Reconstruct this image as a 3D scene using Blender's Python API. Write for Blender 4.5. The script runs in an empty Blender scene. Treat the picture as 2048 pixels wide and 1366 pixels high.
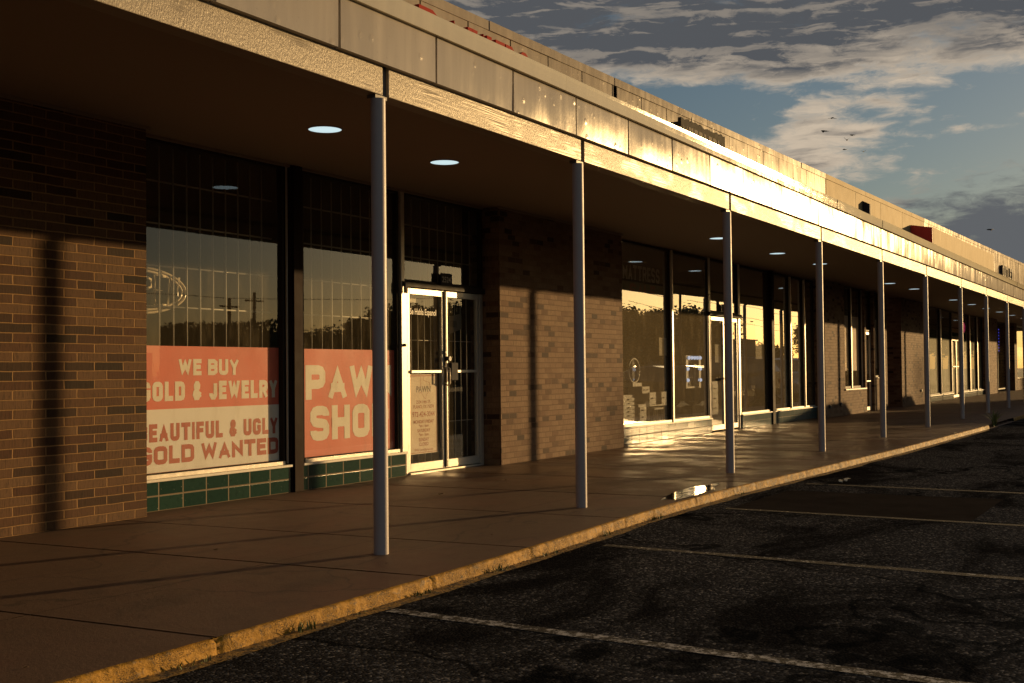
import bpy, math, random
from mathutils import Vector, Matrix, noise as mnoise
R = random.Random(7)
rad = math.radians
SC = bpy.context.scene
COL = SC.collection
SUN_AZ, SUN_EL = -23.4, 5.8            # heading of the sun from +X (towards the lot), elevation

# ------------------------------------------------------------------ render / camera / light
SC.view_settings.view_transform = 'Standard'
SC.view_settings.look = 'None'
SC.view_settings.exposure = 0.0
SC.view_settings.gamma = 1
SC.render.engine = 'CYCLES'
cy = SC.cycles
cy.use_denoising = True
cy.caustics_reflective = True
cy.blur_glossy = 0.4
cy.max_bounces = 10
cy.transparent_max_bounces = 16
cy.sample_clamp_indirect = 40

CAM = Vector((0, -4.817, 1.23))
yaw, pitch, roll, fpx = rad(29.8637), rad(1.4245), rad(-0.572), 2381.38
Fv = Vector((math.cos(yaw)*math.cos(pitch), math.sin(yaw)*math.cos(pitch), math.sin(pitch)))
Rv = Vector((math.sin(yaw), -math.cos(yaw), 0)); Uv = Rv.cross(Fv)
R2 = Rv*math.cos(roll) + Uv*math.sin(roll); U2 = Uv*math.cos(roll) - Rv*math.sin(roll)
cd = bpy.data.cameras.new('camera'); cam = bpy.data.objects.new('camera', cd); COL.objects.link(cam)
cd.sensor_width = 36; cd.lens = fpx*36/2048; cd.clip_end = 5000; cd.clip_start = .05
cam.matrix_world = Matrix(((R2.x, U2.x, -Fv.x, CAM.x), (R2.y, U2.y, -Fv.y, CAM.y), (R2.z, U2.z, -Fv.z, CAM.z), (0, 0, 0, 1)))
SC.camera = cam

sd = bpy.data.lights.new('sun', 'SUN'); so = bpy.data.objects.new('sun', sd); COL.objects.link(so)
sd.energy = 5.0; sd.angle = rad(0.53); sd.color = (1.0, .63, .26)
sv = Vector((math.cos(rad(SUN_EL))*math.cos(rad(SUN_AZ)), math.cos(rad(SUN_EL))*math.sin(rad(SUN_AZ)), math.sin(rad(SUN_EL))))
so.rotation_euler = sv.to_track_quat('Z', 'Y').to_euler()
so.location = (20, -40, 30)

# ------------------------------------------------------------------ node helpers
def N(nt, typ, ins=None, **props):
    n = nt.nodes.new(typ)
    for k, v in props.items(): setattr(n, k, v)
    for k, v in (ins or {}).items():
        s = n.inputs[k]
        if isinstance(v, bpy.types.NodeSocket): nt.links.new(v, s)
        else:
            if isinstance(v, (tuple, list)) and len(v) == 3 and s.type == 'RGBA': v = (*v, 1)
            s.default_value = v
    return n
def M(nt, op, a, b=0.0, c=0.0):
    return N(nt, 'ShaderNodeMath', {0: a, 1: b, 2: c}, operation=op).outputs[0]
def mix(nt, f, a, b, mode='MIX'):
    n = nt.nodes.new('ShaderNodeMix'); n.data_type = 'RGBA'; n.blend_type = mode
    for s, v in ((n.inputs[0], f), (n.inputs[6], a), (n.inputs[7], b)):
        if isinstance(v, bpy.types.NodeSocket): nt.links.new(v, s)
        else: s.default_value = (*v, 1) if isinstance(v, (tuple, list)) and len(v) == 3 else v
    return n.outputs[2]
def ss(nt, v, a, b):                    # smoothstep
    return N(nt, 'ShaderNodeMapRange', {0: v, 1: a, 2: b, 3: 0.0, 4: 1.0}, interpolation_type='SMOOTHSTEP').outputs[0]
def noi(nt, vec, scale, detail=3, rough=.55, dist=0.0):
    return N(nt, 'ShaderNodeTexNoise', {'Vector': vec, 'Scale': scale, 'Detail': detail, 'Roughness': rough, 'Distortion': dist}).outputs[0]
def ramp(nt, f, stops, interp='LINEAR'):
    n = N(nt, 'ShaderNodeValToRGB', {0: f}); cr = n.color_ramp; cr.interpolation = interp
    while len(cr.elements) < len(stops): cr.elements.new(.5)
    for e, (p, c) in zip(cr.elements, stops): e.position = p; e.color = (*c, 1)
    return n.outputs[0]
def mat(name):
    m = bpy.data.materials.new(name); m.use_nodes = True
    nt = m.node_tree; b = nt.nodes['Principled BSDF']; return m, nt, b
def setb(nt, b, **k):
    key = dict(col='Base Color', rough='Roughness', metal='Metallic', spec='Specular IOR Level', normal='Normal', emi='Emission Color', es='Emission Strength', coat='Coat Weight', coatr='Coat Roughness')
    for a, v in k.items():
        s = b.inputs[key[a]]
        if isinstance(v, bpy.types.NodeSocket): nt.links.new(v, s)
        else: s.default_value = (*v, 1) if isinstance(v, (tuple, list)) else v
def pos(nt): return N(nt, 'ShaderNodeNewGeometry').outputs['Position']
def mapv(nt, v, sc): return N(nt, 'ShaderNodeMapping', {'Vector': v, 'Scale': sc}).outputs[0]
def bump(nt, h, strength=.5, dist=.01, normal=None):
    ins = {'Strength': strength, 'Distance': dist, 'Height': h}
    if normal is not None: ins['Normal'] = normal
    return N(nt, 'ShaderNodeBump', ins).outputs[0]

def simple(name, col, rough=.6, var=.15, scale=6.0, metal=0.0, bstr=.15, spec=.5, stretch=(1, 1, 1)):
    m, nt, b = mat(name); p = mapv(nt, pos(nt), stretch)
    n = noi(nt, p, scale, 4)
    c = mix(nt, n, tuple(x*(1-var) for x in col), tuple(min(1, x*(1+var)) for x in col))
    f = noi(nt, p, scale*9, 3)
    setb(nt, b, col=c, rough=M(nt, 'MULTIPLY_ADD', n, .2, rough-.1), metal=metal, spec=spec)
    if bstr: setb(nt, b, normal=bump(nt, f, bstr, .004))
    return m

# ------------------------------------------------------------------ materials
def brick_mat(name, L, Hh, pal, mortar, bstr=.8):
    m, nt, b = mat(name); p = pos(nt)
    s = N(nt, 'ShaderNodeSeparateXYZ', {0: p})
    wob = noi(nt, p, 9.0, 2)
    u = M(nt, 'ADD', M(nt, 'ADD', s.outputs[0], s.outputs[1]), M(nt, 'MULTIPLY', M(nt, 'SUBTRACT', wob, .5), .012))
    z = M(nt, 'ADD', s.outputs[2], M(nt, 'MULTIPLY', M(nt, 'SUBTRACT', noi(nt, p, 6.0, 2), .5), .010))
    r = M(nt, 'DIVIDE', z, Hh); row = M(nt, 'FLOOR', r); fz = M(nt, 'SUBTRACT', r, row)
    off = M(nt, 'MULTIPLY', M(nt, 'MODULO', row, 2.0), .42)
    uu = M(nt, 'ADD', M(nt, 'DIVIDE', u, L), off); colm = M(nt, 'FLOOR', uu); fx = M(nt, 'SUBTRACT', uu, colm)
    wn = N(nt, 'ShaderNodeTexWhiteNoise', {'Vector': N(nt, 'ShaderNodeCombineXYZ', {0: colm, 1: row}).outputs[0]}, noise_dimensions='2D')
    bc = ramp(nt, wn.outputs[0], pal, 'LINEAR')
    grain = noi(nt, mapv(nt, p, (60, 60, 9)), 1.0, 3, .7)
    speck = noi(nt, p, 75.0, 3, .7)
    bc = mix(nt, M(nt, 'MULTIPLY', ss(nt, grain, .5, .66), .55), bc, mix(nt, .75, bc, (.01, .007, .005)))
    bc = mix(nt, M(nt, 'MULTIPLY', ss(nt, speck, .6, .72), .45), bc, (.02, .014, .01))
    stain = noi(nt, mapv(nt, p, (.7, .7, .5)), 1.6, 4)
    bc = mix(nt, M(nt, 'MULTIPLY', ss(nt, stain, .45, .75), .35), bc, mix(nt, .5, bc, (.04, .03, .02)))
    mz, mx = .011/Hh/2, .0105/L/2
    ez = M(nt, 'MINIMUM', fz, M(nt, 'SUBTRACT', 1.0, fz)); ex = M(nt, 'MINIMUM', fx, M(nt, 'SUBTRACT', 1.0, fx))
    mask = M(nt, 'MAXIMUM', M(nt, 'SUBTRACT', 1.0, ss(nt, ez, mz*.6, mz*1.3)), M(nt, 'SUBTRACT', 1.0, ss(nt, ex, mx*.6, mx*1.3)))
    mc = mix(nt, noi(nt, p, 30.0), tuple(x*.7 for x in mortar), mortar)
    h = M(nt, 'ADD', M(nt, 'MULTIPLY', M(nt, 'SUBTRACT', 1.0, mask), 1.0), M(nt, 'MULTIPLY', grain, .5))
    setb(nt, b, col=mix(nt, mask, bc, mc), rough=.85, spec=.25, normal=bump(nt, h, bstr, .006))
    return m
PALA = [(0, (.020, .011, .006)), (.13, (.044, .022, .012)), (.3, (.072, .030, .015)), (.5, (.105, .052, .025)), (1, (.14, .078, .04))]
PALB = [(0, (.045, .024, .016)), (.07, (.07, .036, .022)), (.12, (.13, .066, .038)), (.3, (.18, .105, .064)), (1, (.225, .142, .088))]
MBRICK = brick_mat('brown_brick', .305, .0745, PALA, (.36, .21, .09), 1.0)
MBRICK2 = brick_mat('tan_brick', .20, .0745, PALB, (.20, .125, .078), .9)

def panel_mat(name, col, rough, streak=.10, dents=True, spec=.5, wav=.55, spots=.5, rv=1.0):
    m, nt, b = mat(name); p = pos(nt)
    st = noi(nt, mapv(nt, p, (6, 6, .5)), 1.0, 4, .6)
    fine = noi(nt, mapv(nt, p, (90, 90, 30)), 1.0, 3, .6)
    big = noi(nt, p, 2.3, 3)
    c = mix(nt, ss(nt, st, .35, .75), tuple(x*(1-streak) for x in col), tuple(x*(1+streak) for x in col))
    c = mix(nt, M(nt, 'MULTIPLY', ss(nt, noi(nt, p, 38.0, 3), .66, .74), spots), c, tuple(x*.45 for x in col))
    rr = M(nt, 'ADD', M(nt, 'MULTIPLY', M(nt, 'SUBTRACT', st, .5), .10*rv), M(nt, 'MULTIPLY_ADD', big, .08*rv, rough-.04*rv))
    nrm = bump(nt, noi(nt, mapv(nt, p, (2.6, 2.6, 1.1)), 1.0, 2, .4), wav, .02)
    nrm = bump(nt, fine, .10, .004, nrm)
    if dents:
        v = N(nt, 'ShaderNodeTexVoronoi', {'Vector': p, 'Scale': 9.0, 'Randomness': 1.0})
        gate = ss(nt, noi(nt, p, 3.1, 2), .52, .62)
        d = M(nt, 'MULTIPLY', M(nt, 'SUBTRACT', 1.0, ss(nt, v.outputs[0], .04, .34)), gate)
        d = M(nt, 'MULTIPLY', d, noi(nt, p, 46.0, 3))
        nrm = bump(nt, d, .35, .008, nrm)
    nt.nodes.remove(b)
    df = N(nt, 'ShaderNodeBsdfDiffuse', {0: c, 'Normal': nrm}); gl = N(nt, 'ShaderNodeBsdfGlossy', {0: (1, .97, .92), 1: rr, 'Normal': nrm}, distribution='BECKMANN')
    sh = N(nt, 'ShaderNodeMixShader', {0: spec, 1: df.outputs[0], 2: gl.outputs[0]}); nt.links.new(sh.outputs[0], nt.nodes['Material Output'].inputs[0])
    return m
MFASCIA = panel_mat('weathered_panel_paint', (.44, .40, .355), .24, spec=.085, spots=.2)
MPARAPET = panel_mat('parapet_panel_paint', (.38, .335, .28), .28, spec=.028, spots=.15)
MBEIGE = panel_mat('beige_panel_paint', (.38, .30, .175), .4, .18, False, .010, spots=.1)
MFLASH = panel_mat('flashing_metal_paint', (.50, .45, .34), .15, .05, False, .13, wav=.12, spots=.1, rv=.3)
m, nt, b = mat('grained_beam_paint'); p = pos(nt)
g1 = noi(nt, mapv(nt, p, (120, 120, 35)), 1.0, 4, .7); g2 = noi(nt, mapv(nt, p, (2.6, 2.6, 60)), 1.0, 3, .5, .5)
gm = ss(nt, noi(nt, mapv(nt, p, (1.3, 1.3, 3)), 1.0, 3), .5, .62)
h = mix(nt, gm, N(nt, 'ShaderNodeCombineXYZ', {0: g1}).outputs[0], N(nt, 'ShaderNodeCombineXYZ', {0: M(nt, 'MULTIPLY', g2, .9)}).outputs[0])
hh = N(nt, 'ShaderNodeSeparateXYZ', {0: h}).outputs[0]
nt.nodes.remove(b); nrm = bump(nt, hh, .38, .009)
df = N(nt, 'ShaderNodeBsdfDiffuse', {0: mix(nt, g1, (.27, .23, .18), (.37, .32, .25)), 'Normal': nrm}); gl = N(nt, 'ShaderNodeBsdfGlossy', {0: (1, .97, .92), 1: .33, 'Normal': nrm}, distribution='BECKMANN')
nt.links.new(N(nt, 'ShaderNodeMixShader', {0: .05, 1: df.outputs[0], 2: gl.outputs[0]}).outputs[0], nt.nodes['Material Output'].inputs[0])
MBEAM = m
MSOFFIT = simple('soffit_paint', (.25, .19, .14), .8, .08, 1.5, bstr=.1)
MCOLUMN = simple('column_paint', (.40, .36, .38), .5, .08, 12, bstr=.22)
MDARKSTEEL = simple('dark_steel', (.10, .095, .10), .5, .2, 14)
MBLACK = simple('black_gap', (.012, .010, .009), .8, .2, 5, bstr=0)
MPOST = simple('dark_brown_post', (.020, .009, .007), .7, .2, 8, spec=.08)
MALU = simple('worn_aluminium', (.62, .57, .50), .38, .12, 22, metal=.35, bstr=.12)
MDARKALU = simple('bronze_aluminium', (.035, .024, .017), .6, .15, 20, spec=.15)
MSILL = simple('chipped_sill_paint', (.66, .62, .54), .5, .18, 28)
MBARS = simple('grille_paint', (.42, .39, .33), .5, .1, 30)
MROOF = simple('roof_membrane', (.12, .11, .10), .9, .2, 2)
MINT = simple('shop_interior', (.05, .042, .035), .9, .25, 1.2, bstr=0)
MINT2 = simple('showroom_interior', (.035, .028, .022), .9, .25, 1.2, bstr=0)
MREDP = simple('red_box_paint', (.62, .03, .02), .5, .15, 6)
MREDL = simple('red_letter_plastic', (.34, .02, .014), .7, .1, 6, bstr=.05, spec=.05)
MPOSTRED = simple('poster_red', (.78, .13, .075), .55, .05, 3, bstr=0)
MPOSTWHITE = simple('poster_white', (.90, .87, .82), .55, .03, 3, bstr=0)
MPOSTCREAM = simple('poster_lettering_cream', (.88, .82, .70), .55, .02, 3, bstr=0)
MLETRED = simple('poster_lettering_red', (.52, .085, .05), .55, .03, 3, bstr=0)
MSIGNBEIGE = simple('sign_paper', (.80, .66, .48), .6, .04, 8, bstr=0)
MSIGNRED = simple('sign_print_red', (.50, .17, .09), .6, .03, 8, bstr=0)
MSIGNGREY = simple('sign_print_grey', (.25, .20, .15), .6, .03, 8, bstr=0)
MWHITEF = simple('white_furniture_paint', (.42, .40, .35), .45, .05, 9, bstr=.05)
MPAPER = simple('paper_notice', (.62, .56, .42), .7, .06, 15, bstr=0)
MBLACKBOX = simple('lock_box_paint', (.04, .038, .046), .7, .2, 12, spec=.08)
MGREYSIGN = simple('faded_sign_face', (.06, .055, .045), .8, .3, 9, spec=.05)
MGREYLET = simple('faded_sign_letters', (.24, .21, .17), .8, .15, 12, spec=.1)
MNEON = simple('unlit_neon_tube', (.62, .52, .36), .3, .05, 20, bstr=0)

def tile_mat(name, c1, c2, grout, W):
    m, nt, b = mat(name); p = pos(nt); s = N(nt, 'ShaderNodeSeparateXYZ', {0: p})
    fx = M(nt, 'FRACT', M(nt, 'DIVIDE', s.outputs[0], W)); fz = M(nt, 'FRACT', M(nt, 'DIVIDE', s.outputs[2], .138))
    ex = M(nt, 'MINIMUM', fx, M(nt, 'SUBTRACT', 1.0, fx)); ez = M(nt, 'MINIMUM', fz, M(nt, 'SUBTRACT', 1.0, fz))
    mk = M(nt, 'MAXIMUM', M(nt, 'SUBTRACT', 1.0, ss(nt, ex, .004/W, .009/W)), M(nt, 'SUBTRACT', 1.0, ss(nt, ez, .004/.138, .009/.138)))
    wn = N(nt, 'ShaderNodeTexWhiteNoise', {'Vector': N(nt, 'ShaderNodeCombineXYZ', {0: M(nt, 'FLOOR', M(nt, 'DIVIDE', s.outputs[0], W)), 1: M(nt, 'FLOOR', M(nt, 'DIVIDE', s.outputs[2], .138))}).outputs[0]})
    c = mix(nt, wn.outputs[0], c1, c2)
    dirt = noi(nt, p, 22.0, 4)
    c = mix(nt, M(nt, 'MULTIPLY', ss(nt, dirt, .5, .75), .5), c, tuple(x*.45 for x in c1))
    c = mix(nt, M(nt, 'MULTIPLY', ss(nt, noi(nt, p, 55.0, 2), .72, .78), .8), c, (.45, .42, .36))
    tilt = N(nt, 'ShaderNodeVectorMath', {0: wn.outputs[1], 1: (.5, .5, .5)}, operation='SUBTRACT').outputs[0]
    nn = N(nt, 'ShaderNodeVectorMath', {0: N(nt, 'ShaderNodeNewGeometry').outputs['Normal'], 1: N(nt, 'ShaderNodeVectorMath', {0: tilt, 1: (.02, .02, .02)}, operation='MULTIPLY').outputs[0]}, operation='ADD').outputs[0]
    nn = N(nt, 'ShaderNodeVectorMath', {0: nn}, operation='NORMALIZE').outputs[0]
    setb(nt, b, col=mix(nt, mk, c, grout), rough=mix(nt, mk, (.16, .16, .16), (.85, .85, .85)), spec=.2, normal=bump(nt, M(nt, 'SUBTRACT', 1.0, mk), .5, .004, nn))
    return m
MTILEG = tile_mat('green_glazed_tile', (.016, .046, .037), (.022, .058, .045), (.22, .17, .11), .298)
MTILEB = tile_mat('grey_blue_glazed_tile', (.05, .085, .09), (.08, .115, .12), (.04, .035, .03), .318)

def glass_mat(name, tint=(.97, .97, .96), boost=1.5, dirt=.08, wave=.07, veil=.025):
    m, nt, b = mat(name); nt.nodes.remove(b); p = pos(nt)
    out = nt.nodes['Material Output']
    nrm = bump(nt, noi(nt, mapv(nt, p, (1.1, 1.1, .8)), 1.0, 1, .3), wave, .012)
    tr = N(nt, 'ShaderNodeBsdfTransparent', {0: tint}); gl = N(nt, 'ShaderNodeBsdfGlossy', {0: (1, 1, 1), 1: 0.0, 'Normal': nrm})
    fr = N(nt, 'ShaderNodeFresnel', {0: 1.52}).outputs[0]
    back = N(nt, 'ShaderNodeNewGeometry').outputs['Backfacing']
    fr = M(nt, 'MULTIPLY', M(nt, 'MINIMUM', M(nt, 'MULTIPLY', fr, boost), .92), M(nt, 'SUBTRACT', 1.0, back))
    df = N(nt, 'ShaderNodeBsdfDiffuse', {0: (.56, .46, .30)})
    dm = M(nt, 'MULTIPLY_ADD', ss(nt, noi(nt, mapv(nt, p, (5, 5, 1.5)), 1.0, 5, .7), .45, .8), dirt, veil)
    s1 = N(nt, 'ShaderNodeMixShader', {0: dm, 1: tr.outputs[0], 2: df.outputs[0]})
    s2 = N(nt, 'ShaderNodeMixShader', {0: fr, 1: s1.outputs[0], 2: gl.outputs[0]})
    nt.links.new(s2.outputs[0], out.inputs[0]); return m
MGLASS = glass_mat('window_glass')
MGLASS3 = glass_mat('filmed_glass', boost=.4, dirt=.06, veil=.06)
MGLASS2 = glass_mat('showroom_glass', boost=2.3, dirt=.16, veil=.16)
m, nt, b = mat('mirror_glass'); setb(nt, b, col=(.85, .85, .82), metal=1.0, rough=.02); MMIRROR = m
def emit(name, col, st):
    m, nt, b = mat(name); setb(nt, b, col=(.1, .1, .1), emi=col, es=st, rough=.5); return m
MLENS = emit('lit_lamp_lens', (.62, .80, .84), 1.0)
MBULB = emit('lit_bulb', (.72, .80, 1.0), 1.2)
MBLUELED = emit('blue_string_light', (.10, .10, .9), .45)
MPINK = emit('pink_neon', (.8, .05, .18), .35)

# ground surfaces
def asphalt():
    m, nt, b = mat('asphalt'); nt.nodes.remove(b); p = pos(nt)
    ag = N(nt, 'ShaderNodeTexVoronoi', {'Vector': p, 'Scale': 70.0}); d = ag.outputs[0]
    ag2 = N(nt, 'ShaderNodeTexVoronoi', {'Vector': p, 'Scale': 30.0})
    st = N(nt, 'ShaderNodeSeparateColor', {0: ag.outputs[1]}).outputs[0]
    big = noi(nt, mapv(nt, p, (.42, .75, 1)), 1.0, 6, .66, .8); mid = noi(nt, p, 3.0, 5, .65)
    c = ramp(nt, st, [(0, (.017, .015, .0135)), (.5, (.040, .036, .033)), (.82, (.075, .068, .062)), (.90, (.15, .135, .12)), (1, (.30, .27, .235))])
    oil = ss(nt, big, .45, .62)
    c = mix(nt, M(nt, 'MULTIPLY', oil, .88), c, (.010, .0085, .0075))
    c = mix(nt, M(nt, 'MULTIPLY', ss(nt, mid, .5, .72), .4), c, (.020, .0175, .016))
    cell = N(nt, 'ShaderNodeTexVoronoi', {'Vector': N(nt, 'ShaderNodeVectorMath', {0: p, 1: N(nt, 'ShaderNodeTexNoise', {'Vector': p, 'Scale': 1.4, 'Detail': 4.0}).outputs[1]}, operation='ADD').outputs[0], 'Scale': .33}, feature='DISTANCE_TO_EDGE')
    c = mix(nt, M(nt, 'MULTIPLY', M(nt, 'SUBTRACT', 1.0, ss(nt, cell.outputs[0], .004, .012)), .85), c, (.004, .004, .004))
    h = M(nt, 'ADD', M(nt, 'MULTIPLY', d, -1.0), M(nt, 'MULTIPLY', ag2.outputs[0], -.7))
    n1 = bump(nt, M(nt, 'ADD', h, M(nt, 'MULTIPLY', mid, .6)), .7, .008)
    n2 = bump(nt, noi(nt, p, 1.3, 4), .5, .05, n1)
    df = N(nt, 'ShaderNodeBsdfDiffuse', {0: c, 1: .6, 'Normal': n2}); gl = N(nt, 'ShaderNodeBsdfGlossy', {0: (.9, .95, 1), 1: .5, 'Normal': n2})
    f = M(nt, 'MULTIPLY', M(nt, 'SUBTRACT', 1.0, M(nt, 'MULTIPLY', oil, .7)), .012)
    nt.links.new(N(nt, 'ShaderNodeMixShader', {0: f, 1: df.outputs[0], 2: gl.outputs[0]}).outputs[0], nt.nodes['Material Output'].inputs[0]); return m
MASPHALT = asphalt()
m, nt, b = mat('asphalt_patch'); p = pos(nt)
setb(nt, b, col=mix(nt, noi(nt, p, 1.6, 6, .7), (.012, .010, .009), (.050, .042, .036)), rough=.9, spec=.0, normal=bump(nt, noi(nt, p, 60.0, 3), .5, .006)); MPATCH = m
m, nt, b = mat('worn_line_paint'); p = pos(nt)
cr = noi(nt, p, 22.0, 6, .8)
setb(nt, b, col=mix(nt, ss(nt, M(nt, 'ADD', cr, M(nt, 'MULTIPLY', ss(nt, N(nt, 'ShaderNodeSeparateXYZ', {0: p}).outputs[0], 4.5, 11.5), .13)), .44, .52), (.40, .39, .38), (.022, .02, .018)), rough=.8, spec=.2, normal=bump(nt, cr, .5, .005)); MLINE = m
def walk():
    m, nt, b = mat('sidewalk_concrete'); p = pos(nt); s = N(nt, 'ShaderNodeSeparateXYZ', {0: p})
    n1 = noi(nt, p, .8, 5, .6); n2 = noi(nt, p, 140.0, 2, .6); n3 = noi(nt, p, 5.0, 5, .65)
    c = mix(nt, n1, (.098, .055, .035), (.145, .086, .057))
    c = mix(nt, M(nt, 'MULTIPLY', ss(nt, n2, .5, .75), .5), c, (.05, .033, .023))
    c = mix(nt, M(nt, 'MULTIPLY', ss(nt, n3, .5, .75), .45), c, (.07, .045, .031))
    c = mix(nt, M(nt, 'MULTIPLY', ss(nt, noi(nt, p, 42.0, 3, .7), .45, .7), .55), c, (.058, .036, .025))
    spots = N(nt, 'ShaderNodeTexVoronoi', {'Vector': p, 'Scale': 2.2})
    c = mix(nt, M(nt, 'MULTIPLY', M(nt, 'SUBTRACT', 1.0, ss(nt, spots.outputs[0], .05, .085)), .8), c, (.04, .028, .02))
    red = ss(nt, noi(nt, p, .55, 4, .6), .48, .66); c = mix(nt, M(nt, 'MULTIPLY', red, .45), c, (.15, .062, .042))
    c = mix(nt, M(nt, 'MULTIPLY', ss(nt, noi(nt, mapv(nt, p, (.9, 1.6, 1)), 1.3, 5, .7, .8), .55, .68), .5), c, (.045, .03, .022))
    ckv = N(nt, 'ShaderNodeVectorMath', {0: p, 1: N(nt, 'ShaderNodeTexNoise', {'Vector': p, 'Scale': 1.1, 'Detail': 5.0}).outputs[1]}, operation='ADD').outputs[0]
    ck = M(nt, 'SUBTRACT', 1.0, ss(nt, N(nt, 'ShaderNodeTexVoronoi', {'Vector': ckv, 'Scale': .28}, feature='DISTANCE_TO_EDGE').outputs[0], .0015, .005))
    c = mix(nt, M(nt, 'MULTIPLY', ck, .6), c, (.03, .02, .014))
    # damp film left where hose water spread beyond the second column
    wx = ss(nt, s.outputs[0], 9.5, 12.5); wn = ss(nt, noi(nt, p, 1.1, 4), .40, .58)
    wet = M(nt, 'MULTIPLY', M(nt, 'MULTIPLY', wx, wn), M(nt, 'SUBTRACT', 1.0, ss(nt, s.outputs[0], 24.0, 30.0)))
    c = mix(nt, M(nt, 'MULTIPLY', wet, .45), c, mix(nt, .6, c, (.05, .032, .022)))
    ro = M(nt, 'SUBTRACT', M(nt, 'MULTIPLY_ADD', n3, .2, .52), M(nt, 'MULTIPLY', wet, .30))
    setb(nt, b, col=c, rough=ro, spec=.45, normal=bump(nt, M(nt, 'ADD', M(nt, 'ADD', M(nt, 'MULTIPLY', n2, .5), n3), M(nt, 'MULTIPLY', noi(nt, p, 42.0, 3, .7), .8)), .5, .005)); return m
MWALK = walk()
m, nt, b = mat('kerb_paint'); p = pos(nt); s = N(nt, 'ShaderNodeSeparateXYZ', {0: p})
pe = noi(nt, mapv(nt, p, (9, 9, 14)), 1.0, 6, .7); cell = N(nt, 'ShaderNodeTexVoronoi', {'Vector': N(nt, 'ShaderNodeVectorMath', {0: p, 1: N(nt, 'ShaderNodeTexNoise', {'Vector': p, 'Scale': 12.0}).outputs[1]}, operation='ADD').outputs[0], 'Scale': 22.0}, feature='DISTANCE_TO_EDGE')
ck = M(nt, 'MULTIPLY', M(nt, 'SUBTRACT', 1.0, ss(nt, cell.outputs[0], .02, .11)), ss(nt, noi(nt, p, 8.0, 3), .42, .58))
yel = mix(nt, noi(nt, p, 7.0, 4), (.33, .165, .011), (.48, .25, .018))
wear = M(nt, 'ADD', pe, M(nt, 'MULTIPLY', ss(nt, s.outputs[0], 6.0, 14.0), .10))
c = mix(nt, ss(nt, wear, .57, .66), yel, mix(nt, noi(nt, p, 30.0), (.18, .105, .04), (.36, .24, .10)))
c = mix(nt, M(nt, 'MULTIPLY', ck, .9), c, (.03, .02, .01))
c = mix(nt, M(nt, 'MULTIPLY', ss(nt, noi(nt, mapv(nt, p, (26, 26, 40)), 1.0, 5, .75), .54, .64), .7), c, (.07, .042, .018))
setb(nt, b, col=c, rough=.7, spec=.3, normal=bump(nt, M(nt, 'SUBTRACT', M(nt, 'MULTIPLY', pe, 1.4), M(nt, 'MULTIPLY', ck, .6)), .9, .015)); MKERB = m
m, nt, b = mat('yellow_overspray'); p = pos(nt)
k = ss(nt, noi(nt, p, 14.0, 5, .7), .42, .62)
setb(nt, b, col=mix(nt, k, (.30, .17, .03), (.035, .028, .02)), rough=.8, normal=bump(nt, noi(nt, p, 50.0, 3), .8, .01)); MOVER = m
m, nt, b = mat('water'); p = pos(nt); nt.nodes.remove(b)
gl = N(nt, 'ShaderNodeBsdfGlossy', {0: (1, 1, 1), 1: .05, 'Normal': bump(nt, noi(nt, p, 5.0, 2), .02, .01)})
df = N(nt, 'ShaderNodeBsdfDiffuse', {0: (.03, .02, .014)})
shallow = M(nt, 'MULTIPLY_ADD', ss(nt, noi(nt, mapv(nt, p, (5, 16, 1)), 1.0, 4, .6), .42, .58), .30, .12)
nt.links.new(N(nt, 'ShaderNodeMixShader', {0: shallow, 1: df.outputs[0], 2: gl.outputs[0]}).outputs[0], nt.nodes['Material Output'].inputs[0]); MWATER = m
MWEED = simple('weed_leaf', (.10, .13, .03), .6, .4, 30, bstr=0)
MDEBRIS = simple('dry_leaf', (.10, .06, .03), .8, .4, 30, bstr=0)
m, nt, b = mat('leaf_green'); p = pos(nt)
setb(nt, b, col=mix(nt, noi(nt, p, 1.3, 3), (.028, .042, .012), (.085, .10, .032)), rough=.6); MLEAF = m
MBARK = simple('bark', (.09, .065, .045), .9, .3, 12, bstr=.5)
MGROUND = simple('dry_grass_ground', (.10, .10, .045), .95, .35, .7)
MROAD = simple('road_asphalt', (.05, .047, .044), .85, .2, 2)

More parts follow.
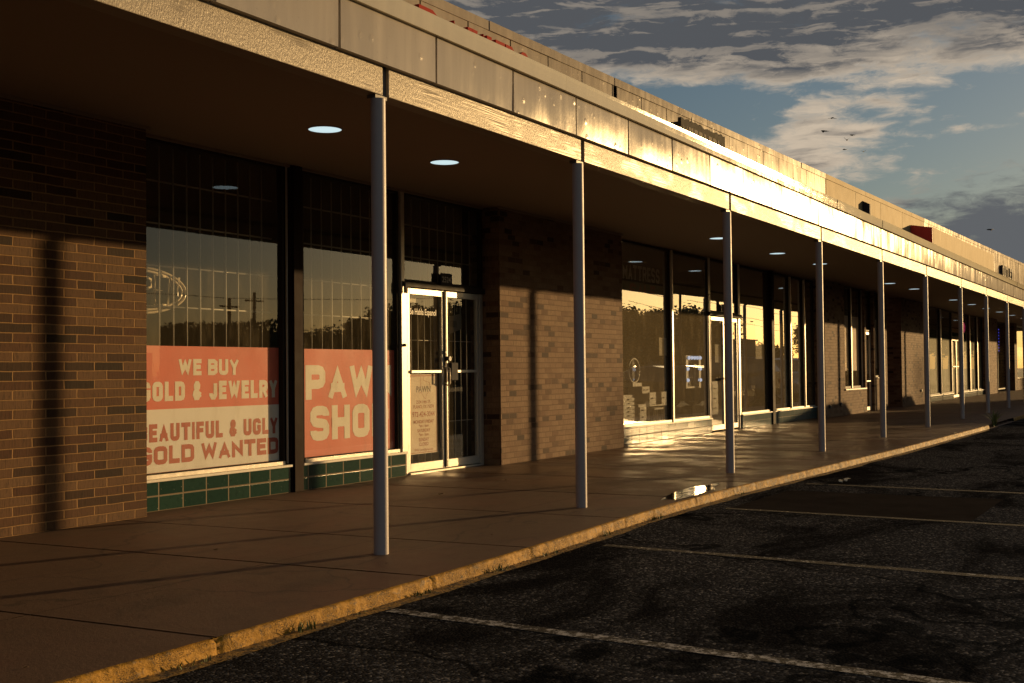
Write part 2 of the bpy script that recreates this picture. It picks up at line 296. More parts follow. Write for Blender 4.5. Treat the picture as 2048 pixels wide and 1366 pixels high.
# ------------------------------------------------------------------ mesh builder
class MB:
    def __init__(s): s.v = []; s.f = []; s.m = []; s.mi = 0
    def quad(s, a, b, c, d):
        i = len(s.v); s.v += [tuple(a), tuple(b), tuple(c), tuple(d)]; s.f.append((i, i+1, i+2, i+3)); s.m.append(s.mi)
    def poly(s, pts):
        i = len(s.v); s.v += [tuple(p) for p in pts]; s.f.append(tuple(range(i, i+len(pts)))); s.m.append(s.mi)
    def box(s, x0, x1, y0, y1, z0, z1):
        i = len(s.v)
        s.v += [(x0, y0, z0), (x1, y0, z0), (x1, y1, z0), (x0, y1, z0), (x0, y0, z1), (x1, y0, z1), (x1, y1, z1), (x0, y1, z1)]
        for f in ((0, 3, 2, 1), (4, 5, 6, 7), (0, 1, 5, 4), (1, 2, 6, 5), (2, 3, 7, 6), (3, 0, 4, 7)):
            s.f.append(tuple(i+k for k in f)); s.m.append(s.mi)
    def prism(s, pts, off):                     # planar outline pushed along off
        n = len(pts); i = len(s.v); o = Vector(off); nn = Vector((0, 0, 0))
        for k in range(n): nn += Vector(pts[k]).cross(Vector(pts[(k+1) % n]))
        if nn.dot(o) < 0: pts = list(pts)[::-1]
        s.v += [tuple(p) for p in pts] + [tuple(Vector(p)+o) for p in pts]
        s.f.append(tuple(range(i+n-1, i-1, -1))); s.f.append(tuple(range(i+n, i+2*n))); s.m += [s.mi]*2
        for k in range(n):
            j = (k+1) % n; s.f.append((i+k, i+j, i+n+j, i+n+k)); s.m.append(s.mi)
    def tube(s, pts, r, seg=8, cap=True):
        pts = [Vector(p) for p in pts]; rs = r if isinstance(r, (list, tuple)) else [r]*len(pts)
        base = len(s.v)
        for k, p in enumerate(pts):
            t = (pts[min(k+1, len(pts)-1)] - pts[max(k-1, 0)]).normalized()
            a = t.cross(Vector((0, 0, 1)) if abs(t.z) < .95 else Vector((1, 0, 0))).normalized(); b_ = t.cross(a)
            for j in range(seg):
                an = 2*math.pi*j/seg; s.v.append(tuple(p + (a*math.cos(an) + b_*math.sin(an))*rs[k]))
        for k in range(len(pts)-1):
            for j in range(seg):
                j2 = (j+1) % seg; s.f.append((base+k*seg+j, base+k*seg+j2, base+(k+1)*seg+j2, base+(k+1)*seg+j)); s.m.append(s.mi)
        if cap:
            s.f.append(tuple(base+j for j in range(seg-1, -1, -1))); s.f.append(tuple(base+(len(pts)-1)*seg+j for j in range(seg))); s.m += [s.mi]*2
    def build(s, name, mats, parent=None, smooth=False, bevel=0.0):
        off = Vector((0, 0, 0)); q = parent
        while q is not None: off += Vector(q.location); q = q.parent
        me = bpy.data.meshes.new(name); me.from_pydata([tuple(Vector(v)-off) for v in s.v], [], s.f)
        for mm in (mats if isinstance(mats, (list, tuple)) else [mats]): me.materials.append(mm)
        for pl, k in zip(me.polygons, s.m): pl.material_index = k; pl.use_smooth = smooth
        me.update()
        o = bpy.data.objects.new(name, me); COL.objects.link(o)
        if parent is not None: o.parent = parent
        if bevel:
            bm_ = o.modifiers.new('edge', 'BEVEL'); bm_.width = bevel; bm_.segments = 2; bm_.limit_method = 'ANGLE'
        return o
def bx(name, mt, parent, *d, bevel=0.0):
    b_ = MB(); b_.box(*d); return b_.build(name, mt, parent, bevel=bevel)
def tag(o, label=None, cat=None, group=None, kind=None):
    if label: o['label'] = label
    if cat: o['category'] = cat
    if group: o['group'] = group
    if kind: o['kind'] = kind
    return o
def thing(name, loc, label, cat, group=None):
    o = bpy.data.objects.new(name, None); o.empty_display_size = .2; o.location = loc; COL.objects.link(o)
    return tag(o, label, cat, group)
def copy_tree(o, parent=None):
    c = o.copy(); COL.objects.link(c); c.parent = parent
    for ch in list(o.children): copy_tree(ch, c)
    return c

# ------------------------------------------------------------------ stroke lettering
O8 = [(.3, 0), (.7, 0), (.9, .05), (1, .16), (1, .84), (.9, .95), (.7, 1), (.3, 1), (.1, .95), (0, .84), (0, .16), (.1, .05)]
FONT = {
 'A': [[(0, 0), (.5, 1.02), (1, 0)], [(.2, .27), (.8, .27)]], 'B': [[(0, 0), (.72, 0), (1, .13), (1, .38), (.78, .52), (1, .66), (1, .87), (.72, 1), (0, 1), 'c'], [(0, .52), (.78, .52)]],
 'D': [[(0, 0), (.65, 0), (.9, .05), (1, .17), (1, .83), (.9, .95), (.65, 1), (0, 1), 'c']], 'E': [[(1, 0), (0, 0), (0, 1), (1, 1)], [(0, .52), (.85, .52)]], 'F': [[(0, 0), (0, 1), (1, 1)], [(0, .5), (.85, .5)]],
 'G': [[(1, .74), (1, .85), (.9, .95), (.7, 1), (.3, 1), (.1, .95), (0, .84), (0, .16), (.1, .05), (.3, 0), (.7, 0), (.9, .05), (1, .16), (1, .46), (.6, .46)]], 'H': [[(0, 0), (0, 1)], [(1, 0), (1, 1)], [(0, .5), (1, .5)]],
 'I': [[(.5, 0), (.5, 1)]], 'J': [[(1, 1), (1, .17), (.72, 0), (.28, 0), (0, .17), (0, .28)]], 'L': [[(0, 1), (0, 0), (1, 0)]], 'M': [[(0, 0), (0, 1), (.5, .3), (1, 1), (1, 0)]],
 'N': [[(0, 0), (0, 1), (1, 0), (1, 1)]], 'O': [O8+['c']], 'P': [[(0, 0), (0, 1), (.7, 1), (.92, .95), (1, .85), (1, .57), (.92, .47), (.7, .42), (0, .42)]],
 'R': [[(0, 0), (0, 1), (.7, 1), (.92, .95), (1, .86), (1, .59), (.92, .5), (.7, .45), (0, .45)], [(.55, .45), (1, 0)]], 'S': [[(1, .78), (1, .86), (.9, .96), (.7, 1), (.3, 1), (.1, .96), (0, .86), (0, .66), (.1, .56), (.3, .52), (.7, .49), (.9, .45), (1, .34), (1, .15), (.9, .04), (.7, 0), (.3, 0), (.1, .04), (0, .15), (0, .22)]],
 'T': [[(0, 1), (1, 1)], [(.5, 0), (.5, 1)]], 'U': [[(0, 1), (0, .16), (.1, .05), (.3, 0), (.7, 0), (.9, .05), (1, .16), (1, 1)]], 'W': [[(0, 1), (.22, 0), (.5, .85), (.78, 0), (1, 1)]],
 'Y': [[(0, 1), (.5, .42), (1, 1)], [(.5, .45), (.5, 0)]], '&': [[(1, 0), (.22, .72), (.22, .88), (.38, 1), (.58, 1), (.72, .88), (.68, .72), (.1, .38), (0, .2), (.2, 0), (.6, 0), (.98, .42)]],
}
WID = {'I': .3, 'M': 1.12, 'W': 1.3, 'A': 1.0, 'N': .95, '&': .95, 'E': .85, 'F': .85, 'L': .82, 'J': .85, 'Y': 1.0}
def ribbon(pts, t, closed, butt=False):
    n = len(pts); P = [Vector((p[0], p[1])) for p in pts]; L = []; Rr = []
    for k in range(n):
        a = P[k-1] if (k > 0 or closed) else None; c = P[(k+1) % n] if (k < n-1 or closed) else None
        d1 = (P[k]-a).normalized() if a is not None else None; d2 = (c-P[k]).normalized() if c is not None else None
        p = P[k]
        if d1 is None: d = d2; p = p - (d*0 if butt else d*t/2); nn = Vector((-d.y, d.x))*t/2
        elif d2 is None: d = d1; p = p + (d*0 if butt else d*t/2); nn = Vector((-d.y, d.x))*t/2
        else:
            n1 = Vector((-d1.y, d1.x)); n2 = Vector((-d2.y, d2.x)); b_ = n1+n2
            if b_.length < 1e-4: b_ = n1
            b_.normalize(); nn = b_*(t/2)/max(.28, b_.dot(n1))
        L.append(p+nn); Rr.append(p-nn)
    return L, Rr
def lettering(mb, text, x0, x1, z0, z1, y, tw=.2, cw=.66, tilt=0.0, depth=0.0, words=None):
    """block capitals in the plane y, facing -Y, fitted between x0..x1 and z0..z1"""
    H = z1-z0; gap = .13; nsp = text.count(' '); ch_ = [c for c in text if c != ' ']
    cw = ((x1-x0)/H-.42*nsp-gap*(len(ch_)-1))/sum(WID.get(c, 1.0) for c in ch_); tot = 0
    for ch in text: tot += (.42 if ch == ' ' else cw*WID.get(ch, 1.0)+gap)
    tot -= gap; sx = (x1-x0)/(tot*H); x = x0
    for ch in text:
        if ch == ' ':
            x += .42*H*sx
            if words: mb.build('lettering', *words); mb.__init__()
            continue
        w = cw*WID.get(ch, 1.0)*H; t = tw*H
        for si, st in enumerate(FONT[ch]):
            closed = st[-1] == 'c'; pts = [q for q in st if q != 'c']
            pp = [(t/2+q[0]*max(w-t, 1e-3) if ch != 'I' else w/2, t/2+q[1]*(H-t)) for q in pts]
            L, Rr = ribbon(pp, t, closed, ch in 'SGJ&'); n = len(pp)
            cl = lambda v, k=0: (x + min(max(v.x, 0), w)*sx, y - si*.0009 - k*.00006, z0 + min(max(v.y, 0), H))
            for k in range(n if closed else n-1):
                j = (k+1) % n
                if depth:
                    q = [cl(L[k], k), cl(L[j], k), cl(Rr[j], k), cl(Rr[k], k)]
                    mb.prism(q, (0, depth-si*.002, 0))
                else: mb.quad(cl(L[k], k), cl(Rr[k], k), cl(Rr[j], k), cl(L[j], k))
        x += (w+gap*H)*sx
def text_mesh(name, text, mt, parent, x, z, y, size, bold=0.0, align='CENTER', sx=1.0, facing=1):
    cu = bpy.data.curves.new(name, 'FONT'); cu.body = text; cu.size = size; cu.align_x = align; cu.offset = bold; cu.fill_mode = 'FRONT'
    tmp = bpy.data.objects.new('tmp', cu); COL.objects.link(tmp)
    dg = bpy.context.evaluated_depsgraph_get(); me = bpy.data.meshes.new_from_object(tmp.evaluated_get(dg))
    bpy.data.objects.remove(tmp); me.materials.clear(); me.materials.append(mt); me.name = name
    off = Vector((0, 0, 0)); q = parent
    while q is not None: off += Vector(q.location); q = q.parent
    for v in me.vertices: v.co = Vector((x + v.co.x*sx*facing, y, z + v.co.y)) - off
    o = bpy.data.objects.new(name, me); COL.objects.link(o); o.parent = parent
    return o

# ------------------------------------------------------------------ planes of the place (metres, z = 0 is the sidewalk)
YB, YT, YG = 3.10, 3.32, 3.40          # brick face, tile face, glass
LOT = -.08
COLX = [-1.55, 2.45, 6.58, 9.614, 13.561, 17.556, 21.52, 25.548, 29.738, 33.729, 37.73, 41.73, 45.73, 49.73, 53.73, 57.73, 61.73, 65.73]
def kerb_y(x):
    k = [(-12, -.88), (0, -.86), (4.1, -.842), (6, -.815), (7.3, -.775), (9.1, -.67), (10.4, -.635), (11.8, -.63), (14, -.72), (18.6, -.90), (26.4, -1.03), (80, -1.1)]
    for (a, ya), (b_, yb) in zip(k, k[1:]):
        if x <= b_: return ya+(yb-ya)*(x-a)/(b_-a)
    return -1.1

# ------------------------------------------------------------------ setting
g = MB(); g.quad((-900, -900, -.30), (900, -900, -.30), (900, 900, -.30), (-900, 900, -.30)); tag(g.build('ground', MGROUND), kind='structure')
g = MB()
nx, ny = 110, 34
def lot_z(x, y): return LOT + .006*mnoise.noise(Vector((x*.12, y*.12, 0)))
xs = [-14 + 104*(i/nx)**1.25 for i in range(nx+1)]; ys = [-.55 - 31*(j/ny)**1.5 for j in range(ny+1)]
for x in xs:
    for y in ys: g.v.append((x, y, lot_z(x, y)))
for i in range(nx):
    for j in range(ny):
        a = i*(ny+1)+j; g.f.append((a, a+1, a+ny+2, a+ny+1)); g.m.append(0)
tag(g.build('parking_lot', MASPHALT, smooth=True), kind='structure')
g = MB(); g.quad((-200, -46, -.16), (260, -46, -.16), (260, -33, -.16), (-200, -33, -.16)); tag(g.build('road', MROAD), kind='structure')
def strip_on_lot(mb, pts_l, pts_r, lift):
    for k in range(len(pts_l)-1):
        mb.quad(*[(x, y, lot_z(x, y)+lift) for x, y in (pts_l[k], pts_r[k], pts_r[k+1], pts_l[k+1])])
for k in range(5):                         # parking lines
    x0 = 5.36+2.69*(k-1) if k != 2 else 8.09
    g = MB(); n = 26; sk = -.055
    L_ = [(x0-.05+sk*(i/n*5.2)+.006*math.sin(i*1.7+k), -.95-5.2*i/n) for i in range(n+1)]
    Rr_ = [(x0+.05+sk*(i/n*5.2)+.006*math.sin(i*2.3+k), -.95-5.2*i/n) for i in range(n+1)]
    strip_on_lot(g, L_, Rr_, .0025); tag(g.build('parking_line', MLINE), kind='structure')
g = MB()                                   # smooth repair patch beyond the third line
for i in range(10):
    for j in range(8):
        q = [(10.72+(a)*.19, -.98-(bb)*.27) for a, bb in ((i, j), (i, j+1), (i+1, j+1), (i+1, j))]
        g.quad(*[(x+.035*(y+1)*-1*.0, y, lot_z(x, y)+.0012) for x, y in q])
tag(g.build('asphalt_patch', MPATCH), kind='structure')

# sidewalk slabs with open joints
g = MB(); JX = [-9, -7, -5, -3, -1.2, .6, 2.35, 4.154, 5.99, 7.28, 9.08, 10.8, 12.5, 14.2, 15.9, 17.6, 19.3, 21.0, 22.7, 24.4, 26.1, 27.8, 29.5, 31.2, 33, 35, 37, 39, 41, 43, 45, 48, 51, 54, 57, 60, 64, 68, 74, 80]
for a, b_ in zip(JX, JX[1:]):
    n = max(1, int((b_-a)/.3)); e = .013
    sk = lambda y: -.042*(y+.8)            # joints run slightly off square
    yj = .43+.01*(a-4)*.3
    for ya, yb in ((None, yj-.003), (yj+.003, YT+.12)):
        for i in range(n):
            xa = a+e+(b_-a-2*e)*i/n; xb = a+e+(b_-a-2*e)*(i+1)/n
            y0a = kerb_y(xa)+.028 if ya is None else ya; y0b = kerb_y(xb)+.028 if ya is None else ya
            z_ = .0015*mnoise.noise(Vector((a, 3.1, .2)))
            g.quad((xa+sk(y0a), y0a, z_), (xb+sk(y0b), y0b, z_), (xb+sk(yb), yb, z_), (xa+sk(yb), yb, z_))
        for xe in (a+e, b_-e):
            y0 = kerb_y(xe)+.028 if ya is None else ya
            g.quad((xe+sk(y0), y0, 0), (xe+sk(yb), yb, 0), (xe+sk(yb), yb, -.03), (xe+sk(y0), y0, -.03))
tag(g.build('sidewalk', MWALK), kind='structure')
g = MB(); g.quad((-12, -.55, -.025), (85, -.55, -.025), (85, 3.5, -.025), (-12, 3.5, -.025)); tag(g.build('sidewalk_base', MBLACK), kind='structure')
# kerb: one eroded strip of painted concrete
def kerb(x_from, x_to, step, name):
    g = MB(); prof = [(.05, -.003), (.028, .0005), (.014, -.001), (.004, -.006), (.000, -.018), (-.002, -.036), (-.004, -.054), (-.008, -.070), (-.012, -.12)]
    n = int((x_to-x_from)/step); np_ = len(prof)
    joints = [x for x in JX]
    for i in range(n+1):
        x = x_from+(x_to-x_from)*i/n; base = kerb_y(x)
        chip = max(0, mnoise.noise(Vector((x*2.1, 7, 0)))-.25)*.05 + max(0, mnoise.noise(Vector((x*9, 3, 0)))-.2)*.02
        gap = min(abs(x-j) for j in joints); gd = .012 if gap < .012 else 0
        for k, (py, pz) in enumerate(prof):
            w = 1 if 1 < k < 8 else 0
            ny_ = .006*mnoise.noise(Vector((x*22, pz*60, 1)))*w + .006*mnoise.noise(Vector((x*3, pz*8, 4)))*w
            nz_ = .003*mnoise.noise(Vector((x*11, py*30, 9)))*w
            cz = -chip*(1-abs(k-3)/4) if 0 < k < 7 else 0
            g.v.append((x, base+py+ny_+(gd if w else 0)+(chip*.5 if w else 0), pz+nz_+cz*.8-(gd*.6 if k in (2, 3) else 0)))
    for i in range(n):
        for k in range(np_-1):
            a = i*np_+k; g.f.append((a, a+1, a+np_+1, a+np_)); g.m.append(0)
    return tag(g.build(name, MKERB, smooth=True), kind='structure')
kerb(-6, 12, .02, 'kerb'); kerb(12, 26.6, .03, 'kerb'); kerb(30.5, 80, .12, 'kerb')
g = MB(); n = 160                          # yellow overspray and grit on the asphalt at the kerb foot
for i in range(n):
    xa, xb = -6+32*i/n, -6+32*(i+1)/n
    wv = lambda x: .085+.05*mnoise.noise(Vector((x*1.1, 2, 2)))+.02*mnoise.noise(Vector((x*6, 2, 2)))
    q = [(xa, kerb_y(xa)-.005), (xa, kerb_y(xa)-.02-wv(xa)), (xb, kerb_y(xb)-.02-wv(xb)), (xb, kerb_y(xb)-.005)]
    g.quad(*[(x, y, lot_z(x, y)+.003) for x, y in q])
tag(g.build('kerb_overspray', MOVER), kind='structure')
g = MB(); g.quad((26.55, -1.06, -.075), (30.5, -1.06, -.075), (30.5, .2, -.002), (26.55, .2, -.002)); tag(g.build('kerb_ramp', MWALK), kind='structure')
# puddle
g = MB(); pc = []
for k in range(48):
    an = 2*math.pi*k/48; rr = 1+.30*mnoise.noise(Vector((math.cos(an)*1.6, math.sin(an)*1.6, 2)))+.25*mnoise.noise(Vector((math.cos(an)*5, math.sin(an)*5, 6)))
    pc.append((11.30+.72*rr*math.cos(an)+.34*rr*math.sin(an), -.40+.15*rr*math.sin(an), .004))
g.poly(pc); tag(g.build('puddle', MWATER), 'shallow puddle shining on the sidewalk near the kerb', kind='stuff')

# ------------------------------------------------------------------ canopy
can = thing('walkway_canopy', (6.58, 0, 0), 'long flat walkway canopy with weathered metal fascia on slim round columns', 'canopy')
XA, XZ = -8.0, 80.0
g = MB(); g.box(XA, XZ, .05, 3.46, 3.40, 3.44); g.build('soffit', MSOFFIT, can)
g = MB(); g.box(XA, XZ, -.05, 3.16, 3.70, 3.80); g.build('roof_deck', MROOF, can)
g = MB(); g.box(XA, XZ, -.020, .045, 3.345, 3.69); g.build('fascia_backing', MBLACK, can)  # black board added behind the panels to block light
g = MB(); s0 = 7.2-1.127*14
for k in range(78):                        # fascia panels, each a little out of true and slightly bowed
    xa = s0+1.127*k+.013; xb = s0+1.127*(k+1)-.013; nx_, nz_ = 6, 3
    ta = R.gauss(0, .0045); tz = R.gauss(0, .003); bow = R.uniform(.001, .005); i0 = len(g.v)
    for i in range(nx_+1):
        for j in range(nz_+1):
            u, v = i/nx_, j/nz_
            g.v.append((xa+(xb-xa)*u, -.07+ta*(u-.5)+tz*(v-.5)-bow*math.sin(math.pi*u)*math.sin(math.pi*v), 3.329+.357*v))
    for i in range(nx_):
        for j in range(nz_):
            a = i0+i*(nz_+1)+j; g.f.append((a, a+nz_+1, a+nz_+2, a+1)); g.m.append(0)
    g.quad((xa, -.022, 3.329), (xb, -.022, 3.329), (xb, -.07, 3.329), (xa, -.07, 3.329))
    g.quad((xa, -.07, 3.329), (xa, -.07, 3.686), (xa, -.022, 3.686), (xa, -.022, 3.329)); g.quad((xb, -.07, 3.329), (xb, -.022, 3.329), (xb, -.022, 3.686), (xb, -.07, 3.686))
g.build('fascia', MFASCIA, can, smooth=True)
g = MB(); k = 0; x = 9.2-3.02*6
while x < XZ:                              # drip flashing in three-metre lengths
    a, b_ = x+.002, x+3.018; t1, t2 = R.gauss(0, .004), R.gauss(0, .004)
    y = -.105
    nseg = 10; i0 = len(g.v); prof = [(.008, 3.668), (.004, 3.672), (.002, 3.72), (-.001, 3.77), (-.004, 3.803), (.0, 3.807), (.15, 3.811)]
    bw = R.uniform(-.006, .004)
    for i in range(nseg+1):
        u = i/nseg
        for py, pz in prof: g.v.append((a+(b_-a)*u, y+py+t1*(1-u)+t2*u+bw*math.sin(math.pi*u), pz))
    for i in range(nseg):
        for j in range(len(prof)-1):
            q = i0+i*len(prof)+j; g.f.append((q, q+len(prof), q+len(prof)+1, q+1)); g.m.append(0)
    g.quad((a, y+.04, 3.668), (b_, y+.04, 3.668), (b_, y+t2, 3.668), (a, y+t1, 3.668))
    x += 3.02
g.build('flashing', MFLASH, can)
ends = [XA] + [c+.062 for c in COLX] + [XZ]
for a, b_ in zip(ends, ends[1:]):
    bx('beam', MBEAM, can, a+(.034 if a != XA else 0), b_-(.034 if b_ != XZ else 0), -.022, .11, 3.128, 3.336, bevel=.004)
c0 = None
for i, x in enumerate(COLX):
    if c0 is None:
        g = MB(); g.tube([(x, 0, .0), (x, 0, .02), (x, 0, 1.5), (x, 0, 3.10)], [.0515, .051, .051, .051], 28)
        c0 = g.build('column', MCOLUMN, can, smooth=True)
        try: c0.data.set_sharp_from_angle(angle=rad(40))
        except Exception: pass
        g = MB(); g.box(x-.045, x+.088, -.012, .06, 3.102, 3.126); g.box(x+.034, x+.090, .0, .09, 3.128, 3.33)
        g.build('top_bracket', MDARKSTEEL, c0)
    else:
        c = copy_tree(c0, can); c.location = (x-COLX[0], 0, 0)
        c.rotation_euler = (0, 0, 0)
DLX = [(-2.2, 1.87), (1.6, 1.87), (8.325, 1.86), (10.30, 1.88), (18.78, 2.0), (21.91, 1.98), (24.66, 1.93), (31.49, 2.0), (34.17, 1.92), (40.62, 1.97), (44.03, 1.93), (47.4, 1.94), (50.9, 1.94), (54.6, 1.94), (58.5, 1.94)]
d0 = None
for x, y in DLX:
    if d0 is None:
        g = MB(); n = 32
        for k in range(n):
            a0, a1 = 2*math.pi*k/n, 2*math.pi*(k+1)/n
            p_ = lambda a, r, z: (x+r*math.cos(a), y+r*math.sin(a), z)
            g.quad(p_(a0, .165, 3.398), p_(a0, .148, 3.392), p_(a1, .148, 3.392), p_(a1, .165, 3.398))
            g.quad(p_(a0, .148, 3.392), p_(a0, .148, 3.399), p_(a1, .148, 3.399), p_(a1, .148, 3.392))
        d0 = g.build('downlight', MSOFFIT, can, smooth=True)
        g = MB(); g.poly([(x+.147*math.cos(2*math.pi*k/n), y+.147*math.sin(2*math.pi*k/n), 3.396) for k in range(n)][::-1]); g.build('lens', MLENS, d0)
        d0x, d0y = x, y
    else:
        c = copy_tree(d0, can); c.location = (x-d0x, y-d0y, 0)

# ------------------------------------------------------------------ storefront helpers
def window(parent, x0, x1, z0, z1, y=YG, frame=MALU, fw=.035, glass=MGLASS, bars=None, mull=(), name='window', yaw_=0.0, fd=.05):
    """frame mesh with pane (and grille) as sub-parts"""
    f = MB(); y0, y1 = y-fd+.015, y+.03
    f.box(x0, x0+fw, y0, y1, z0, z1); f.box(x1-fw, x1, y0, y1, z0, z1)
    f.box(x0+fw, x1-fw, y0, y1, z0, z0+fw); f.box(x0+fw, x1-fw, y0, y1, z1-fw, z1)
    for mx_ in mull: f.box(mx_-.025, mx_+.025, y0-.004, y1, z0+fw, z1-fw)
    w = f.build(name, frame, parent)
    xs_ = [x0+fw]+list(mull)+[x1-fw]
    for a, b_ in zip(xs_, xs_[1:]):
        a += .025 if a in mull else 0; b_ -= .025 if b_ in mull else 0
        p = MB(); dy = math.tan(yaw_)*(b_-a)/2
        q = [(a+.001, y-dy, z0+fw+.001), (b_-.001, y+dy, z0+fw+.001), (b_-.001, y+dy, z1-fw-.001), (a+.001, y-dy, z1-fw-.001)]
        p.prism(q, (0, .006, 0)); p.build('pane', glass, w)
    if bars:
        bxs, bzs, by = bars; m_ = MB()
        for x in bxs: m_.tube([(x, by, z0+fw), (x, by, z1-fw)], .0075, 6)
        for z in bzs: m_.tube([(x0+fw, by+.012, z), (x1-fw, by+.012, z)], .009, 6)
        m_.build('security_grille', MBARS, w, smooth=True)
    return w
def tile_base(parent, x0, x1, mt, h=.262):
    t = bx('tile_base', mt, parent, x0, x1, YT, YT+.14, 0, h, bevel=.004)
    g = MB(); g.box(x0-.012, x1+.006, YT-.022, YT+.10, h+.001, h+.026); g.build('sill', MSILL, t, bevel=.004)
    return t
def door(parent, x0, x1, z1, y=YG, frame=MALU, st=.055, hinge_left=True, glass=MGLASS, bars=True, mid=1.235, name='door', grey=None):
    f = MB(); y0, y1 = y-.028, y+.022; zb = .03
    f.box(x0, x0+st, y0, y1, zb, z1); f.box(x1-st, x1, y0, y1, zb, z1)
    f.box(x0+st, x1-st, y0, y1, zb, zb+.10); f.box(x0+st, x1-st, y0, y1, z1-.075, z1)
    d = f.build(name, frame, parent, bevel=.004)
    p = MB(); p.box(x0+st+.001, x1-st-.001, y-.003, y+.003, zb+.101, z1-.076); p.build('pane', glass, d)
    if bars:
        m_ = MB()
        for k in range(1, 5):
            x = x0+st+(x1-x0-2*st)*k/5; m_.tube([(x, y+.05, zb+.1), (x, y+.05, z1-.07)], .0065, 6)
        for z in (.60, 1.62): m_.tube([(x0+st, y+.06, z), (x1-st, y+.06, z)], .007, 6)
        m_.build('security_grille', MBARS, d, smooth=True)
    if mid: bx('push_bar', frame, d, x0+st+.002, x1-st-.002, y-.05, y-.008, mid-.018, mid+.018, bevel=.004)
    return d
def par_top(x): return 5.87+.0165*(x-14)
def parapet(parent, x0, x1, mt, seams=1.09, darks=(), ph=14.0):
    g = MB(); k0 = math.floor((x0-ph)/seams); x = x0; bounds = [x0]
    k = k0+1
    while ph+seams*k < x1: 
        if ph+seams*k > x0+.05: bounds.append(ph+seams*k)
        k += 1
    bounds.append(x1)
    for a, b_ in zip(bounds, bounds[1:]):
        aa = a+(.013 if a != x0 else .002); bb = b_-.013
        if any(abs(a-d) < .3 for d in darks): aa += .10
        ta = R.gauss(0, .004); zt = lambda x: par_top(x)-.1255
        i0 = len(g.v); n_ = 5
        bow = R.uniform(.001, .006)
        for i in range(n_+1):
            u = i/n_
            for v in (0, .33, .67, 1):
                X = aa+(bb-aa)*u; g.v.append((X, 3.20+ta*(u-.5)-bow*math.sin(math.pi*u)*math.sin(math.pi*v), 3.78+(zt(X)-3.78)*v))
        for i in range(n_):
            for j in range(3):
                q = i0+i*4+j; g.f.append((q, q+4, q+5, q+1)); g.m.append(0)
    w = g.build('parapet', mt, parent, smooth=True)
    b2 = MB(); b2.prism([(x0, 3.26, 3.5), (x1, 3.26, 3.5), (x1, 3.26, par_top(x1)-.02), (x0, 3.26, par_top(x0)-.02)], (0, .2, 0)); b2.build('backing', MBLACK, w)
    c = MB(); nn = max(1, int((x1-x0)/1.9))
    for i in range(nn):
        a = x0+(x1-x0)*i/nn+.002; b_ = x0+(x1-x0)*(i+1)/nn-.002; dy = R.gauss(0, .004)
        q = [(a, 3.185+dy, par_top(a)-.125), (b_, 3.185+dy, par_top(b_)-.125), (b_, 3.185+dy, par_top(b_)), (a, 3.185+dy, par_top(a))]
        c.prism(q, (0, .32, 0))
    c.build('coping', mt, w)
    return w
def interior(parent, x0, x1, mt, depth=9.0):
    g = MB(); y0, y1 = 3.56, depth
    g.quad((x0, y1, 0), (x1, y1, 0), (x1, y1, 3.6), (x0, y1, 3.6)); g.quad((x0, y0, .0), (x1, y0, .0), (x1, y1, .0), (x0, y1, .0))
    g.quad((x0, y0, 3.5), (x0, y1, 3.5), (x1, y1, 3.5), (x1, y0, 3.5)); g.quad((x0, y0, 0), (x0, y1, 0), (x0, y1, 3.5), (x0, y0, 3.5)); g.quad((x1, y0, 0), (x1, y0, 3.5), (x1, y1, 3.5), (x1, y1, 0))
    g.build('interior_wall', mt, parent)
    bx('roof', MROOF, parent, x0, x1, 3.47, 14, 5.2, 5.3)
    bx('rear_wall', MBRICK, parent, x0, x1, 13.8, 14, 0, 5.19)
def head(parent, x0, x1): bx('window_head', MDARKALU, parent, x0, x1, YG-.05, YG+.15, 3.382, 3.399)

# ------------------------------------------------------------------ pawn shop
ps = thing('pawn_shop', (7.4, YB, 0), 'dark brick pawn shop with barred windows, red posters and double glass doors', 'shop')
def pier(parent, x0, x1, mt, y0=YB, z1=3.395, z0=0.0, y1=3.56): return bx('brick_wall', mt, parent, x0, x1, y0, y1, z0, z1)
pier(ps, -8, 7.40, MBRICK); pier(ps, 13.48, 17.33, MBRICK2)
for a, b_, y in ((-8, 7.43, YB-.02), (13.44, 17.36, YB-.02)): bx('cove_trim', MSOFFIT, ps, a, b_, y, YB-.001, 3.372, 3.3985)
bx('cove_trim', MSOFFIT, ps, 7.45, 13.42, YG-.085, YG-.06, 3.372, 3.3985)
tile_base(ps, 7.42, 9.555, MTILEG); tile_base(ps, 9.755, 11.64, MTILEG)
gx = [7.58+.1747*k for k in range(11)]; gz = [.7, 1.10, 1.48, 1.863, 2.24, 2.632, 3.026]
window(ps, 7.42, 9.52, .29, 3.382, bars=(gx, gz, 3.50), frame=MDARKALU, fw=.03)
window(ps, 9.80, 11.56, .29, 3.382, bars=([9.942+.1765*k for k in range(10)], gz, 3.50), frame=MDARKALU, fw=.03)
for a, b_ in ((7.45, 9.50), (9.82, 11.54)): bx('sill_frame', MALU, ps, a, b_, YG-.055, YG-.038, .289, .325)
g = MB(); g.box(9.56, 9.75, YT-.01, YG+.1, 0, 3.398); g.box(9.585, 9.725, YT-.03, YT-.0105, 0, 3.398); po = g.build('post', MPOST, ps, bevel=.004)
for x in (9.54, 9.775): bx('trim', MALU, po, x-.006, x+.006, YG-.06, YG-.04, .30, 3.38)
